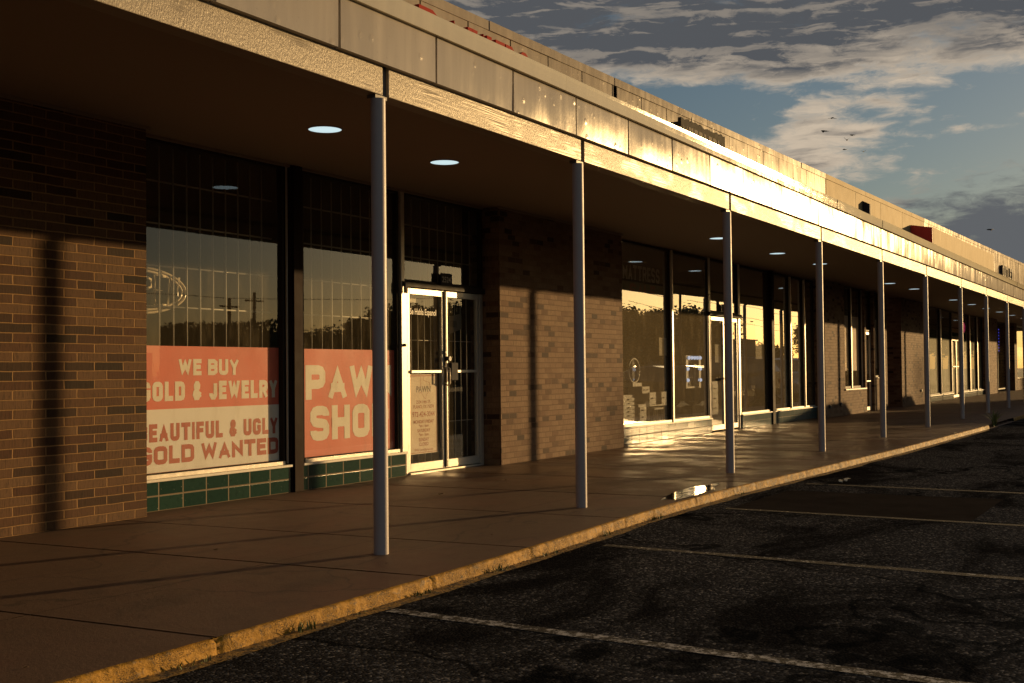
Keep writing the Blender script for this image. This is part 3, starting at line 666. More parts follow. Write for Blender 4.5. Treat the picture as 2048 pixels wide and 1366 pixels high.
# door frame
g = MB(); g.box(11.655, 11.735, YG-.035, YG+.04, 0, 2.25)
fr_ = g.build('door_frame', MALU, ps, bevel=.004)
bx('jamb', MALU, fr_, 11.585, 11.652, YG-.06, YG+.05, .262, 3.398, bevel=.004); bx('jamb', MALU, fr_, 13.40, 13.478, YG-.035, YG+.04, 0, 2.25, bevel=.004)
g = MB(); g.box(11.60, 13.478, YG-.075, YG+.05, 2.252, 2.315); g.build('header', MDARKALU, fr_, bevel=.004)
g = MB(); g.box(11.60, 11.66, YG-.105, YG-.076, 2.17, 2.30); g.build('end_cap', MBLACKBOX, fr_, bevel=.008)
bx('threshold', MALU, fr_, 11.74, 13.40, YG-.07, YG+.03, .002, .022)
dA = door(ps, 11.742, 12.555, 2.245); dB = door(ps, 12.575, 13.395, 2.245)
g = MB(); g.box(12.548, 12.582, YG-.046, YG-.030, .04, 2.24); g.build('astragal', MDARKALU, dA)
g = MB(); g.tube([(12.60, YG-.085, 1.395), (12.60, YG-.03, 1.395)], .030, 20); g.build('cylinder_lock', MDARKSTEEL, dB, smooth=False)
g = MB(); g.tube([(12.545, YG-.06, 1.475), (12.545, YG-.03, 1.475)], .018, 12); g.build('cylinder_lock', MDARKSTEEL, dA)
g = MB(); g.box(12.645, 12.80, YG-.075, YG-.03, 1.12, 1.345); g.build('lock_box', MBLACKBOX, dB, bevel=.008)
g = MB(); g.tube([(12.532, YG-.03, 1.30), (12.53, YG-.075, 1.28), (12.53, YG-.075, 1.10), (12.532, YG-.03, 1.08)], .010, 8); g.build('pull_handle', MALU, dA, smooth=True)
g = MB(); g.tube([(12.605, YG-.03, 1.29), (12.605, YG-.075, 1.27), (12.605, YG-.075, 1.08), (12.605, YG-.03, 1.06)], .010, 8); g.build('pull_handle', MALU, dB, smooth=True)
g = MB(); g.tube([(11.62, YG-.09, 1.55), (11.62, YG-.05, 1.55)], .018, 12); g.build('bell_button', MBLACKBOX, fr_)
window(ps, 11.655, 13.478, 2.316, 3.382, frame=MDARKALU, fw=.03, name='transom_window', bars=([11.85+.19*k for k in range(9)], [2.64, 3.03], 3.50))
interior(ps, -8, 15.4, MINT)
parapet(ps, -8, 17.32, MPARAPET)

# posters
def poster(name, label, x0, x1, z0, z1, mt, y=YG+.011):
    o = thing(name, ((x0+x1)/2, y, z0), label, 'poster'); bx('sheet', mt, o, x0, x1, y, y+.003, z0, z1); return o
po1 = poster('window_poster', 'red and white window poster offering to buy gold and jewelry, beside the dark post', 7.46, 9.478, .335, 1.495, MPOSTRED)
g = MB(); g.box(7.462, 9.476, YG+.0096, YG+.0108, .337, .912); g.build('lower_band', MPOSTWHITE, po1)
def line(text, x0, x1, z0, z1, y, tw, mt, po):
    g = MB(); lettering(g, text, x0, x1, z0, z1, y, tw, words=(mt, po)); g.build('lettering', mt, po)
y = YG+.0100
line('WE BUY', 8.08, 8.885, 1.22, 1.375, y, .265, MPOSTCREAM, po1); line('GOLD & JEWELRY', 7.61, 9.455, .985, 1.165, y, .265, MPOSTCREAM, po1)
line('BEAUTIFUL & UGLY', 7.58, 9.455, .615, .78, YG+.0088, .255, MLETRED, po1); line('GOLD WANTED', 7.59, 9.465, .408, .575, YG+.0088, .265, MLETRED, po1)
po2 = poster('window_poster', 'red PAWN SHOP window poster with big cream letters, beside the glass doors', 9.835, 11.525, .335, 1.49, MPOSTRED)
line('PAWN', 9.905, 11.46, .945, 1.315, y, .27, MPOSTCREAM, po2); line('SHOP', 9.98, 11.40, .50, .875, y, .27, MPOSTCREAM, po2)
hs = thing('hours_sign', (12.1, YG, .232), 'tan opening hours sign with red print inside the left glass door', 'sign')
hx0, hx1, hz0, hz1 = 11.83, 12.435, .232, 1.205; yy = YG+.009
bx('sheet', MSIGNBEIGE, hs, hx0, hx1, yy, yy+.003, hz0, hz1)
g = MB(); e = .008
for a in ((hx0+.012, hx1-.012, hz0+.012, hz0+.012+e), (hx0+.012, hx1-.012, hz1-.028, hz1-.012), (hx0+.012, hx0+.012+e, hz0+.022, hz1-.03), (hx1-.012-e, hx1-.012, hz0+.022, hz1-.03)): g.box(a[0], a[1], yy-.0012, yy-.0004, a[2], a[3])
g.build('border', MSIGNRED, hs)
# outline of the state behind the word PAWN
tx = [(-.06, .215), (.0, .215), (.0, .15), (.07, .13), (.135, .115), (.15, .02), (.11, -.02), (.06, -.06), (.05, -.115), (.01, -.10), (-.03, -.04), (-.055, -.02), (-.085, -.035), (-.135, .045), (-.06, .05)]
g = MB(); cx = (hx0+hx1)/2
L_, R_ = ribbon([(a, b_) for a, b_ in tx], .005, True)
for k in range(len(tx)):
    j = (k+1) % len(tx); P3 = lambda v: (cx+v.x*1.0, yy-.0008, 1.0+v.y*.86); g.quad(P3(L_[k]), P3(R_[k]), P3(R_[j]), P3(L_[j]))
g.build('outline', MSIGNRED, hs)
text_mesh('lettering', 'PAWN', MSIGNGREY, hs, cx, .985, yy-.0014, .105, .002, sx=1.02)
for t_, z_, s_, b_ in (('2524 14th ST.', .845, .058, .0005), ('PLANO, TX 75074', .787, .058, .0005), ('972-424-3044', .685, .088, .0015), ('MONDAY-FRIDAY', .605, .056, .0012), ('9am - 6pm', .558, .05, .0005), ('SATURDAY', .497, .056, .0012), ('9am - 5pm', .45, .05, .0005), ('SUNDAY', .385, .056, .0012), ('CLOSED', .33, .056, .0012), ('EMAIL: pawn@gmail.com', .268, .040, 0)):
    text_mesh('lettering', t_, MSIGNRED, hs, cx, z_, yy-.0010, s_, b_, sx=.98)
dp = thing('number_plate', (12.55, YG, 2.32), 'small dark street number plate standing on the pawn shop door header', 'sign')
bx('plate', MBLACKBOX, dp, 12.42, 12.68, YG-.07, YG-.062, 2.318, 2.465); text_mesh('lettering', '2524', MBARS, dp, 12.55, 2.352, YG-.0712, .10, .001)
dl = thing('door_decal', (12.1, YG, 1.9), 'pale lettered decal across the top of the left glass door', 'decal')
text_mesh('lettering', 'Se Habla Espanol', MPOSTCREAM, dl, 12.12, 1.93, YG-.0062, .105, .001, sx=.80)
dc = thing('card_notice', (11.87, YG, 2.08), 'tiny card stuck in the upper corner of the left glass door', 'notice'); bx('card', MPAPER, dc, 11.83, 11.98, YG+.005, YG+.007, 2.075, 2.125)
nt_ = thing('paper_notice', (12.9, YG, 1.75), 'tilted pale notice hanging inside the right glass door', 'notice')
g = MB(); q = [(12.72, YG+.03, 1.70), (13.05, YG+.03, 1.78), (13.05, YG+.03, 1.98), (12.72, YG+.03, 1.93)]; g.prism(q, (0, .003, 0)); g.build('sheet', MGREYLET, nt_)
text_mesh('lettering', 'IIIII', MGREYSIGN, nt_, 12.86, 1.80, YG+.029, .12, .002)
# neon OPEN sign hanging behind the bars
ns = thing('neon_sign', (7.72, 3.56, 1.75), 'unlit oval neon OPEN sign hanging inside the first barred window', 'neon sign')
g = MB(); cxn, czn = 7.68, 2.01
for r_ in (0, .05): g.tube([(cxn+(.64-r_)*math.cos(a), 3.56, czn+(.215-r_*.6)*math.sin(a)) for a in [2*math.pi*k/52 for k in range(53)]], .013, 6)
g.build('oval_tube', MNEON, ns, smooth=True)
def neon_letter(pts, x0, w, z0, h_, name='letter_tube'):
    g = MB(); g.tube([(x0+u*w, 3.555, z0+v*h_) for u, v in pts], .0135, 6); return g.build(name, MNEON, ns, smooth=True)
OL = [(.5+.5*math.cos(a), .5+.5*math.sin(a)) for a in [2*math.pi*k/18 for k in range(19)]]
neon_letter(OL, 7.20, .26, 1.88, .27); neon_letter([(0, 0), (0, 1), (.7, 1), (1, .85), (1, .6), (.7, .45), (0, .45)], 7.54, .34, 1.88, .27)
neon_letter([(1, 0), (0, 0), (0, .5), (.8, .5), (0, .5), (0, 1), (1, 1)], 7.93, .13, 1.88, .27); neon_letter([(0, 0), (.15, 1), (.8, 0), (1, 1)], 8.09, .14, 1.88, .27)

# ------------------------------------------------------------------ furniture store
fs = thing('furniture_store', (20, YB, 0), 'furniture store with tall dark showroom windows over grey tiles', 'shop')
tile_base(fs, 17.36, 21.90, MTILEB); tile_base(fs, 23.70, 25.66, MTILEB); tile_base(fs, 25.85, 29.24, MTILEB)
window(fs, 17.36, 20.0, .29, 3.382, frame=MDARKALU, fw=.03, glass=MGLASS2, yaw_=rad(.5))
window(fs, 20.0, 21.88, .29, 3.382, frame=MDARKALU, fw=.045, glass=MGLASS2, yaw_=rad(-1.2))
bx('mullion', MALU, fs, 19.975, 20.025, YG-.075, YG-.036, .29, 3.38)
bx('sill_frame', MALU, fs, 17.4, 21.86, YG-.056, YG-.036, .289, .33)
window(fs, 23.73, 25.66, .29, 3.382, frame=MDARKALU, fw=.04, glass=MGLASS2, yaw_=rad(-.4))
g = MB(); g.box(25.665, 25.84, YT-.03, YG+.1, 0, 3.398); g.build('post', MPOST, fs, bevel=.004)
w3 = window(fs, 25.86, 29.24, .29, 3.382, frame=MDARKALU, fw=.04, glass=MGLASS2, mull=(27.18, 28.32))
for x in (27.18, 28.32): bx('mullion', MALU, fs, x-.02, x+.02, YG-.085, YG-.040, .30, 3.36)
for a, b_ in ((23.75, 25.64), (25.9, 29.2)): bx('sill_frame', MALU, fs, a, b_, YG-.056, YG-.036, .289, .325)
g = MB(); g.box(21.89, 21.99, YG-.05, YG+.04, 0, 3.398); ff = g.build('door_frame', MALU, fs, bevel=.004); bx('jamb', MALU, ff, 23.62, 23.72, YG-.05, YG+.04, 0, 3.398, bevel=.004)
g = MB(); g.box(21.86, 23.74, YG-.085, YG+.04, 2.272, 2.345); g.build('header', MDARKALU, ff, bevel=.004)
d1 = door(fs, 22.0, 22.80, 2.262, glass=MGLASS2, bars=False, mid=None); d2 = door(fs, 22.815, 23.61, 2.262, glass=MGLASS2, bars=False, mid=None)
g = MB(); g.box(22.55, 22.79, YG-.10, YG-.03, 1.02, 1.06); g.build('push_bar', MDARKSTEEL, d1, bevel=.004)
window(fs, 22.0, 23.61, 2.347, 3.382, frame=MDARKALU, fw=.03, glass=MGLASS2, name='transom_window')
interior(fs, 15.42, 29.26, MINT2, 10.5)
parapet(fs, 17.34, 29.9, MPARAPET, darks=(17.34, 25.41), ph=17.34)
# goods behind the showroom glass
def chest(name, label, x0, x1, y0, z1, n, cols=1):
    o = thing(name, ((x0+x1)/2, y0, .3), label, 'dresser'); bx('carcass', MWHITEF, o, x0, x1, y0, y0+.4, .30, z1, bevel=.006)
    for k in range(n):
        z = .34+(z1-.36-.02)*k/n; zz = .34+(z1-.36-.02)*(k+1)/n-.012
        for c in range(cols):
            xa = x0+.02+(x1-x0-.04)*c/cols+.006; xb = x0+.02+(x1-x0-.04)*(c+1)/cols-.006
            d = bx('drawer', MWHITEF, o, xa, xb, y0-.018, y0-.002, z, zz, bevel=.003); g = MB(); g.box((xa+xb)/2-.05, (xa+xb)/2+.05, y0-.045, y0-.019, (z+zz)/2-.01, (z+zz)/2+.01); g.build('handle', MDARKSTEEL, d)
    return o
bx('display_platform', MINT2, fs, 17.4, 21.8, 3.58, 5.2, .20, .298)
chest('chest_of_drawers', 'narrow white chest of drawers with dark handles beside the brick wall', 18.62, 19.14, 3.72, .80, 6)
va = thing('vanity_mirror', (19.65, 3.9, 1.0), 'white framed oval vanity mirror on a small drawer box', 'mirror')
g = MB(); ov = [(19.63+.24*math.cos(a), 3.95, 1.215+.215*math.sin(a)) for a in [2*math.pi*k/40 for k in range(41)]]; g.tube(ov, .028, 8); g.build('frame', MWHITEF, va, smooth=True)
g = MB(); g.poly([(19.63+.235*math.cos(2*math.pi*k/40), 3.955, 1.215+.21*math.sin(2*math.pi*k/40)) for k in range(40)]); g.build('mirror_glass', MMIRROR, va)
bx('stand', MWHITEF, va, 19.45, 19.85, 3.88, 4.1, .93, 1.0, bevel=.004); bx('drawer_box', MWHITEF, va, 19.72, 20.06, 3.82, 4.1, .80, .929, bevel=.004)
for x in (19.82, 19.96): bx('handle', MDARKSTEEL, va, x-.03, x+.03, 3.805, 3.819, .86, .875)
vd = thing('vanity_desk', (20.4, 3.85, .3), 'white vanity desk with drawers on thin legs inside the showroom window', 'desk')
bx('desk_top', MWHITEF, vd, 20.0, 20.8, 3.80, 4.25, .56, .59, bevel=.004)
for a, b_ in ((20.0, 20.30), (20.56, 20.8)):
    d = bx('drawer', MWHITEF, vd, a, b_, 3.80, 4.2, .592, .82, bevel=.005); bx('handle', MDARKSTEEL, d, (a+b_)/2-.05, (a+b_)/2+.05, 3.775, 3.799, .70, .72)
for x in (20.03, 20.77):
    for y in (3.83, 4.22): g = MB(); g.tube([(x, y, .3), (x, y, .56)], .012, 8); g.build('leg', MWHITEF, vd)
st_ = thing('stool', (20.1, 3.72, .3), 'low white padded stool tucked under the vanity desk', 'stool')
bx('seat', MWHITEF, st_, 19.88, 20.32, 3.66, 3.79, .50, .545, bevel=.012)
for x in (19.91, 20.29):
    for y in (3.68, 3.77): g = MB(); g.tube([(x, y, .3), (x, y, .50)], .012, 8); g.build('leg', MWHITEF, st_)
chest('nightstand', 'short white nightstand with one drawer row between chest and desk', 19.36, 19.70, 3.74, .62, 2)
bm_ = thing('lighted_mirror', (22.0, 3.75, .87), 'rectangular makeup mirror ringed with lit white bulbs', 'mirror')
bx('frame', MWHITEF, bm_, 21.55, 22.35, 3.70, 3.74, .86, 1.50, bevel=.004); bx('mirror_glass', MMIRROR, bm_, 21.68, 22.22, 3.695, 3.699, .90, 1.41)
def bulb(x, z):
    g = MB(); 
    for i in range(5):
        for j in range(10):
            f_ = lambda i, j: (x+.05*math.sin(math.pi*i/10)*math.cos(2*math.pi*j/10), 3.690-.034*math.cos(math.pi*i/10), z+.037*math.sin(math.pi*i/10)*math.sin(2*math.pi*j/10))
            g.quad(f_(i, j), f_(i+1, j), f_(i+1, j+1), f_(i, j+1))
    return g.build('bulb', MBULB, bm_, smooth=True)
for x in (21.68, 21.83, 21.98, 22.13, 22.28): bulb(x, 1.455)
for z in (1.24, 1.02): bulb(21.615, z); bulb(22.285, z)
ba = thing('mattress_banner', (18.8, 3.7, 2.5), 'MATTRESS SALE banner hanging high inside the first showroom window', 'banner')
bx('upper_sheet', MINT, ba, 18.3, 20.25, 3.62, 3.625, 2.77, 3.08); bx('lower_sheet', MGREYLET, ba, 18.3, 20.27, 3.62, 3.625, 2.44, 2.755)
g = MB(); lettering(g, 'MATTRESS', 18.50, 20.10, 2.79, 3.05, 3.617, .2, .6); g.build('lettering', MPOSTCREAM, ba)
g = MB(); lettering(g, 'SALE', 18.78, 19.90, 2.47, 2.73, 3.617, .22, .62); g.build('lettering', MLETRED, ba)
for nm, lb, x0, x1, z0, z1 in (('paper_notice', 'pale paper notice on the mullion of the first showroom window', 19.60, 19.95, 1.48, 1.80), ('paper_notice', 'cream paper notice stuck inside the furniture store door', 22.42, 22.72, 1.36, 1.72), ('hanging_sheet', 'long cream sheet hanging inside the window right of the furniture store doors', 24.93, 25.42, 1.44, 2.20)):
    o = thing(nm, ((x0+x1)/2, YG, z0), lb, 'notice'); bx('sheet', MPAPER, o, x0, x1, YG+.03, YG+.033, z0, z1)
wd = chest('desk_cabinet', 'white desk pedestal with dark handles inside the furniture store doorway', 23.0, 23.42, 3.75, .98, 3)
fn = thing('number_plate', (22.8, YG, 2.35), 'small pale street number plate on the furniture store transom', 'sign')
bx('plate', MGREYLET, fn, 22.62, 22.86, YG-.05, YG-.044, 2.36, 2.52); text_mesh('lettering', '2520', MBLACKBOX, fn, 22.74, 2.40, YG-.0515, .10, .001)
bk = thing('side_table', (24.6, 3.8, .29), 'small dark round side table behind the showroom glass', 'table')
g = MB(); g.tube([(24.7, 3.95, .66), (24.7, 3.95, .69)], .32, 24); g.build('table_top', MDARKALU, bk); g = MB(); g.tube([(24.7, 3.95, .02), (24.7, 3.95, .66)], .03, 10); g.build('leg', MALU, bk)

# ------------------------------------------------------------------ insurance office
MSCREEN = simple('tinted_blind', (.50, .34, .26), .7, .06, 4, bstr=0)
io = thing('brick_office', (33, YB, 0), 'tan brick office with narrow windows and a single glass door', 'shop')
WO = 3.22
for x0, x1, z0, z1 in ((29.26, 31.17, 0, 3.395), (31.17, 33.34, 0, .64), (33.34, 33.50, 0, 3.395), (34.42, 34.57, 0, 3.395), (34.57, 35.45, 0, .92), (35.45, 36.05, 0, 3.395)): pier(io, x0, x1, MBRICK2, z0=z0, z1=z1)
pier(io, 36.05, 38.05, MBRICK, y0=5.6, y1=5.8)
pier(io, 38.05, 42.55, MBRICK2); bx('brick_wall', MBRICK, io, 38.052, 38.30, 3.561, 5.6, 0, 3.395); bx('brick_wall', MBRICK, io, 35.80, 36.048, 3.561, 5.6, 0, 3.395)
wA = window(io, 31.17, 33.34, .68, 3.382, y=WO, frame=MDARKALU, fw=.06, mull=(32.16,), glass=MGLASS3); bx('blind', MSCREEN, wA, 31.25, 33.26, WO+.03, WO+.035, 1.15, 2.62)
bx('sill', MSILL, wA, 31.10, 33.36, YB-.04, WO+.03, .642, .678, bevel=.004)
bx('mullion', MALU, wA, 32.13, 32.19, WO-.06, WO-.04, .69, 3.37); bx('mullion', MALU, wA, 33.28, 33.335, WO-.06, WO-.037, .69, 3.37)
wB = window(io, 34.57, 35.45, .95, 3.382, y=WO, frame=MDARKALU, fw=.05, glass=MGLASS3); bx('blind', MSCREEN, wB, 34.63, 35.40, WO+.03, WO+.035, 1.2, 2.62); bx('sill', MSILL, wB, 34.57, 35.45, YB-.03, WO+.03, .922, .949, bevel=.004)
dI = door(io, 33.52, 34.40, 2.23, y=WO, bars=False, mid=.85); bx('notice_sheet', MPAPER, dI, 33.60, 34.32, WO+.03, WO+.034, 1.05, 2.02)
window(io, 33.52, 34.40, 2.25, 3.382, y=WO, frame=MDARKALU, fw=.04, name='transom_window')
interior(io, 29.28, 35.78, MINT, 9.0)
for x, z in ((29.55, .27), (30.6, .30), (40.9, .45)):
    g = MB(); g.tube([(x, YB-.05, z), (x, YB-.002, z)], .045, 14); g.build('hose_bib', MDARKSTEEL, io)
parapet(io, 29.92, 42.5, MBEIGE, seams=3.0, ph=30.0)

# ------------------------------------------------------------------ grocery-like shop with painted windows, end shop
m, nt, b = mat('streaked_window_film'); p = pos(nt); s = N(nt, 'ShaderNodeSeparateXYZ', {0: p})
stn = noi(nt, mapv(nt, p, (7, 7, 1.4)), 1.0, 5, .7, .6)
lowm = M(nt, 'SUBTRACT', 1.0, ss(nt, s.outputs[2], .5, 1.7))
setb(nt, b, col=mix(nt, M(nt, 'MULTIPLY', ss(nt, stn, .48, .62), lowm), mix(nt, noi(nt, p, 2.0), (.14, .15, .10), (.22, .22, .14)), (.42, .44, .36)), rough=.8); MFILM = m
vs = thing('film_window_shop', (50, YB, 0), 'distant shop with pale green filmed windows between brick piers', 'shop')
tile_base(vs, 42.58, 48.4, MTILEB, .19); tile_base(vs, 50.5, 56.1, MTILEB, .19)
for a, b_, ml in ((42.58, 48.4, (45.98,)), (50.5, 56.1, (52.5, 54.45))):
    w = window(vs, a, b_, .22, 3.382, frame=MDARKALU, fw=.05, mull=ml, glass=MGLASS3); bx('window_film', MFILM, w, a+.06, b_-.06, YG+.03, YG+.034, .28, 2.30)
    for x in list(ml): bx('mullion', MALU, w, x-.05, x+.05, YG-.08, YG-.045, .23, 3.36)
door(vs, 48.50, 49.42, 2.32, bars=False, glass=MGLASS3); door(vs, 49.46, 50.40, 2.32, bars=False, glass=MGLASS3); window(vs, 48.45, 50.45, 2.36, 3.382, frame=MDARKALU, fw=.05, name='transom_window')
bx('window_film', MFILM, vs, 48.6, 50.3, YG+.03, YG+.034, .2, 2.2)
pier(vs, 56.1, 58.7, MBRICK2); interior(vs, 42.57, 58.7, MINT, 9.0); parapet(vs, 42.52, 59.0, MPARAPET, ph=42.52)
pk = thing('pink_neon_sign', (52.3, 3.6, 2.7), 'small pink neon sign glowing high behind the filmed window', 'neon sign'); g = MB(); g.tube([(52.45+.26*math.cos(a), 3.60, 2.86+.17*math.sin(a)) for a in [2*math.pi*k/20 for k in range(21)]], .06, 8); g.build('tube', MPINK, pk, smooth=True)
for x_, lb_ in ((43.6, 'lit fluorescent strip lamp inside the filmed shop, nearer the brick'), (45.3, 'lit fluorescent strip lamp inside the filmed shop, nearer the doors')):
    o = thing('strip_lamp', (x_, 4.6, 3.2), lb_, 'lamp', 'strip lamps inside the filmed shop'); bx('tube', MBULB, o, x_-.15, x_+.75, 4.55, 4.65, 3.10, 3.14)
es = thing('end_shop', (64, YB, 0), 'end shop in shadow with dark glass and a red poster', 'shop')
w = window(es, 58.72, 64.6, .1, 3.382, y=3.5, frame=MDARKALU, fw=.06, mull=(61.5,)); pier(es, 64.62, 65.6, MBRICK); w2 = window(es, 65.62, 80, .55, 3.382, frame=MALU, fw=.08); pier(es, 65.62, 80, MBRICK2, z1=.54)
interior(es, 58.72, 80, MINT, 9); parapet(es, 59.02, 80, MPARAPET, ph=59.02)
rp = thing('red_banner', (68, YG, .9), 'red and white striped poster in the window at the far end of the row', 'poster'); g = MB()
bx('sheet', MPOSTWHITE, rp, 65.9, 71, YG+.03, YG+.034, .9, 2.6)
for z in (1.0, 1.5, 2.05): bx('stripe', MPOSTRED, rp, 65.92, 70.98, YG+.024, YG+.028, z, z+.28)
em = thing('round_emblem', (61, 3.5, 1.3), 'faded round emblem on dark glass past the last brick pier', 'decal'); g = MB()
g.tube([(60.9+.62*math.cos(a), 3.478, 1.75+.42*math.sin(a)) for a in [2*math.pi*k/30 for k in range(31)]], .022, 6); g.tube([(60.9+.3*math.cos(a), 3.478, 1.75+.2*math.sin(a)) for a in [2*math.pi*k/30 for k in range(31)]], .022, 6); g.build('ring', MGREYLET, em)
bx('label_plate', MGREYLET, em, 60.3, 61.6, 3.474, 3.478, 1.10, 1.24)
sl = thing('string_light', (58.9, YB, 1.7), 'vertical string of small blue lights at the corner of the last brick pier', 'string light')
g = MB(); g.tube([(58.72, YB-.03, 1.9), (58.72, YB-.03, 3.0)], .008, 6); g.build('wire', MBLACK, sl)
for k in range(8): bx('bulb', MBLUELED, sl, 58.70, 58.74, YB-.075, YB-.04, 1.92+.14*k, 1.965+.14*k)

# ------------------------------------------------------------------ signs on the roof line
cs = thing('channel_letter_sign', (11, 3.0, 4.9), 'red channel letter sign on the parapet, mostly hidden behind the canopy edge', 'sign')
LX = [(11.53, 11.97, 'P', .72), (12.17, 12.43, 'A', .5), (12.615, 12.85, 'W', .5), (12.965, 13.20, 'N', .5), (13.305, 13.54, 'E', .5), (13.565, 13.80, 'R', .5), (13.95, 14.18, 'S', .5)]
for x, x1_, ch, h_ in LX:
    g = MB(); lettering(g, ch, x, x1_, 5.56-h_, 5.56, 3.02, .24, .72, depth=.12); g.build('letter', MREDL, cs)
fsn = thing('cabinet_sign', (20, 2.7, 4.6), 'faded grey MUEBLERIA cabinet sign with a torn top edge', 'sign')
g = MB(); top = []; n = 26
for k in range(n+1):
    x = 18.95+2.18*k/n; top.append((x, 2.70, 5.53+(R.uniform(-.035, .02) if 0 < k < n else 0)+.005*k/n*5))
g.prism([(18.95, 2.70, 4.55), (21.13, 2.70, 4.55)]+top[::-1], (0, .06, 0)); g.box(18.95, 19.0, 2.761, 3.19, 4.55, 5.46); g.box(21.08, 21.13, 2.761, 3.19, 4.55, 5.46); g.build('cabinet', MGREYSIGN, fsn)
g = MB(); lettering(g, 'MUEBLERIA', 19.02, 21.06, 4.98, 5.42, 2.696, .2, .62); g.build('lettering', MGREYLET, fsn)
g = MB()
for x in (19.55, 20.55): g.box(x-.012, x+.012, 2.72, 2.74, 5.5, 5.63)
g.build('bracket', MDARKSTEEL, fsn)
bs = thing('blade_sign', (33.8, 3.1, 4.4), 'narrow dark blade sign standing out from the beige parapet', 'sign')
g = MB(); g.prism([(33.75, 3.0, 4.4), (33.75, 3.19, 4.4), (33.75, 3.19, 5.9), (33.75, 3.0, 5.80)], (.10, 0, 0)); g.build('cabinet', MBLACKBOX, bs)
g = MB(); g.prism([(33.852, 3.005, 4.45), (33.852, 3.18, 4.45), (33.852, 3.18, 5.85), (33.852, 3.005, 5.77)], (.02, 0, 0)); g.build('face', MPOSTWHITE, bs)
rb = thing('box_sign', (47, 2.5, 4.2), 'long raised sign box with beige front and dark red end wall', 'sign')
zt = lambda x: 5.76+.012*(x-40)
g = MB(); g.prism([(40.25, 2.50, 4.2), (53.6, 2.50, 4.2), (53.6, 2.50, zt(53.6)), (40.25, 2.50, zt(40.25))], (0, .05, 0)); g.build('front_face', MBEIGE, rb)
g = MB(); g.prism([(40.2, 2.51, 4.2), (40.2, 3.19, 4.2), (40.2, 3.19, zt(40)+.12), (40.2, 2.51, zt(40)-.005)], (.045, 0, 0)); g.build('end_wall', MREDP, rb)
g = MB(); g.prism([(40.25, 2.551, zt(40.25)-.03), (53.6, 2.551, zt(53.6)-.03), (53.6, 3.19, zt(53.6)+.07), (40.25, 3.19, zt(40.25)+.07)], (0, 0, .02)); g.build('top_sheet', MROOF, rb)
ls = thing('letter_sign', (61, 3.1, 5.5), 'small dark letter sign on the farthest stretch of parapet', 'sign')
for k, ch in enumerate('OUTLET'):
    g = MB(); lettering(g, ch, 60.6+.62*k, 61.05+.62*k, 5.45, 6.05, 3.05, .24, .7, depth=.12); g.build('letter', MBLACKBOX, ls)

# ------------------------------------------------------------------ small things on the ground
def weed(x, y, z, n, h_, label, seed, spread=.05):
    r = random.Random(seed); g = MB()
    for k in range(n):
        an = r.uniform(0, 6.28); ln = h_*r.uniform(.4, 1.0); lean = r.uniform(.2, .9); w_ = (.0022+.0022*r.random())*(1 if h_ < .2 else 3)
        bxp = (x+r.uniform(-spread, spread), y+r.uniform(-.012, .012)); d = Vector((math.cos(an), math.sin(an)))
        pts = [(bxp[0]+d.x*ln*lean*t*t, bxp[1]+d.y*ln*lean*t*t, z+ln*t*(1-.3*t*lean)) for t in (0, .35, .7, 1)]
        sd_ = Vector((-d.y, d.x)); ws = (w_*.6, w_, w_*.8, .001)
        for i in range(3):
            a, b_ = pts[i], pts[i+1]
            g.quad((a[0]-sd_.x*ws[i], a[1]-sd_.y*ws[i], a[2]), (a[0]+sd_.x*ws[i], a[1]+sd_.y*ws[i], a[2]), (b_[0]+sd_.x*ws[i+1], b_[1]+sd_.y*ws[i+1], b_[2]), (b_[0]-sd_.x*ws[i+1], b_[1]-sd_.y*ws[i+1], b_[2]))
    return tag(g.build('weed', MWEED), label, 'weed', 'weeds along the kerb')
W_ = [(3.95, 18, .05, 'sparse low weed at the kerb foot nearest the bottom left edge', .10), (4.75, 26, .075, 'leafy weed tuft on the kerb left of the first parking line', .07), (5.25, 14, .04, 'short weed strip beside the start of the first parking line', .10), (5.82, 20, .055, 'weed at the kerb joint just past the first parking line', .09), (6.75, 26, .065, 'spiky weed in front of the kerb midway to the second parking line', .09), (7.5, 22, .05, 'thin trailing weed just before the second parking line', .13), (8.6, 24, .06, 'weed cluster at the kerb past the second parking line', .12), (9.7, 30, .06, 'weed patch at the kerb below the puddle', .14), (12.0, 14, .05, 'lone green weed at the patch edge past the puddle', .06)]
for i, (x, n, h_, lb, sp) in enumerate(W_): weed(x, kerb_y(x)-.045, LOT-.005, n, h_, lb, 40+i, sp)
weed(27.6, -1.0, -.07, 60, .42, 'tall bushy weed at the far end of the kerb', 77, .22)
g = MB(); r = random.Random(5)             # grit and dead leaves in the gutter
for k in range(1500):
    x = r.uniform(2.5, 25); y = kerb_y(x)-.02-abs(r.gauss(0, .05)); s_ = r.uniform(.003, .011); an = r.uniform(0, 3.14); z = lot_z(x, y)+.008
    c, s2 = math.cos(an)*s_, math.sin(an)*s_
    g.quad((x-c, y-s2, z), (x+s2*.6, y-c*.6, z+.004*r.random()), (x+c, y+s2, z+.007*r.random()), (x-s2*.6, y+c*.6, z))
tag(g.build('gutter_grit', MDEBRIS), 'dry leaves and grit gathered at the kerb foot', 'debris', kind='stuff')
def leafbit(x, y, s_, lb, an, z=.004):
    g = MB(); pts = []
    for k in range(8):
        t = k/8*6.283; rr = s_*(1 if k % 2 == 0 else .55); pts.append((x+rr*math.cos(t+an)*1.5, y+rr*math.sin(t+an), z+.35*s_*(k % 3)/2))
    g.poly(pts); return tag(g.build('dead_leaf', MDEBRIS), lb, 'leaf', 'dead leaves on the sidewalk')
leafbit(3.35, -.52, .013, 'dark leaf on the near sidewalk corner by the yellow kerb', .3)
leafbit(6.25, -.28, .014, 'dark leaf on the concrete just right of the first column foot', 1.2)
leafbit(7.7, -.2, .012, 'dark leaf on the concrete beyond the first column, nearer the kerb', 2.0)
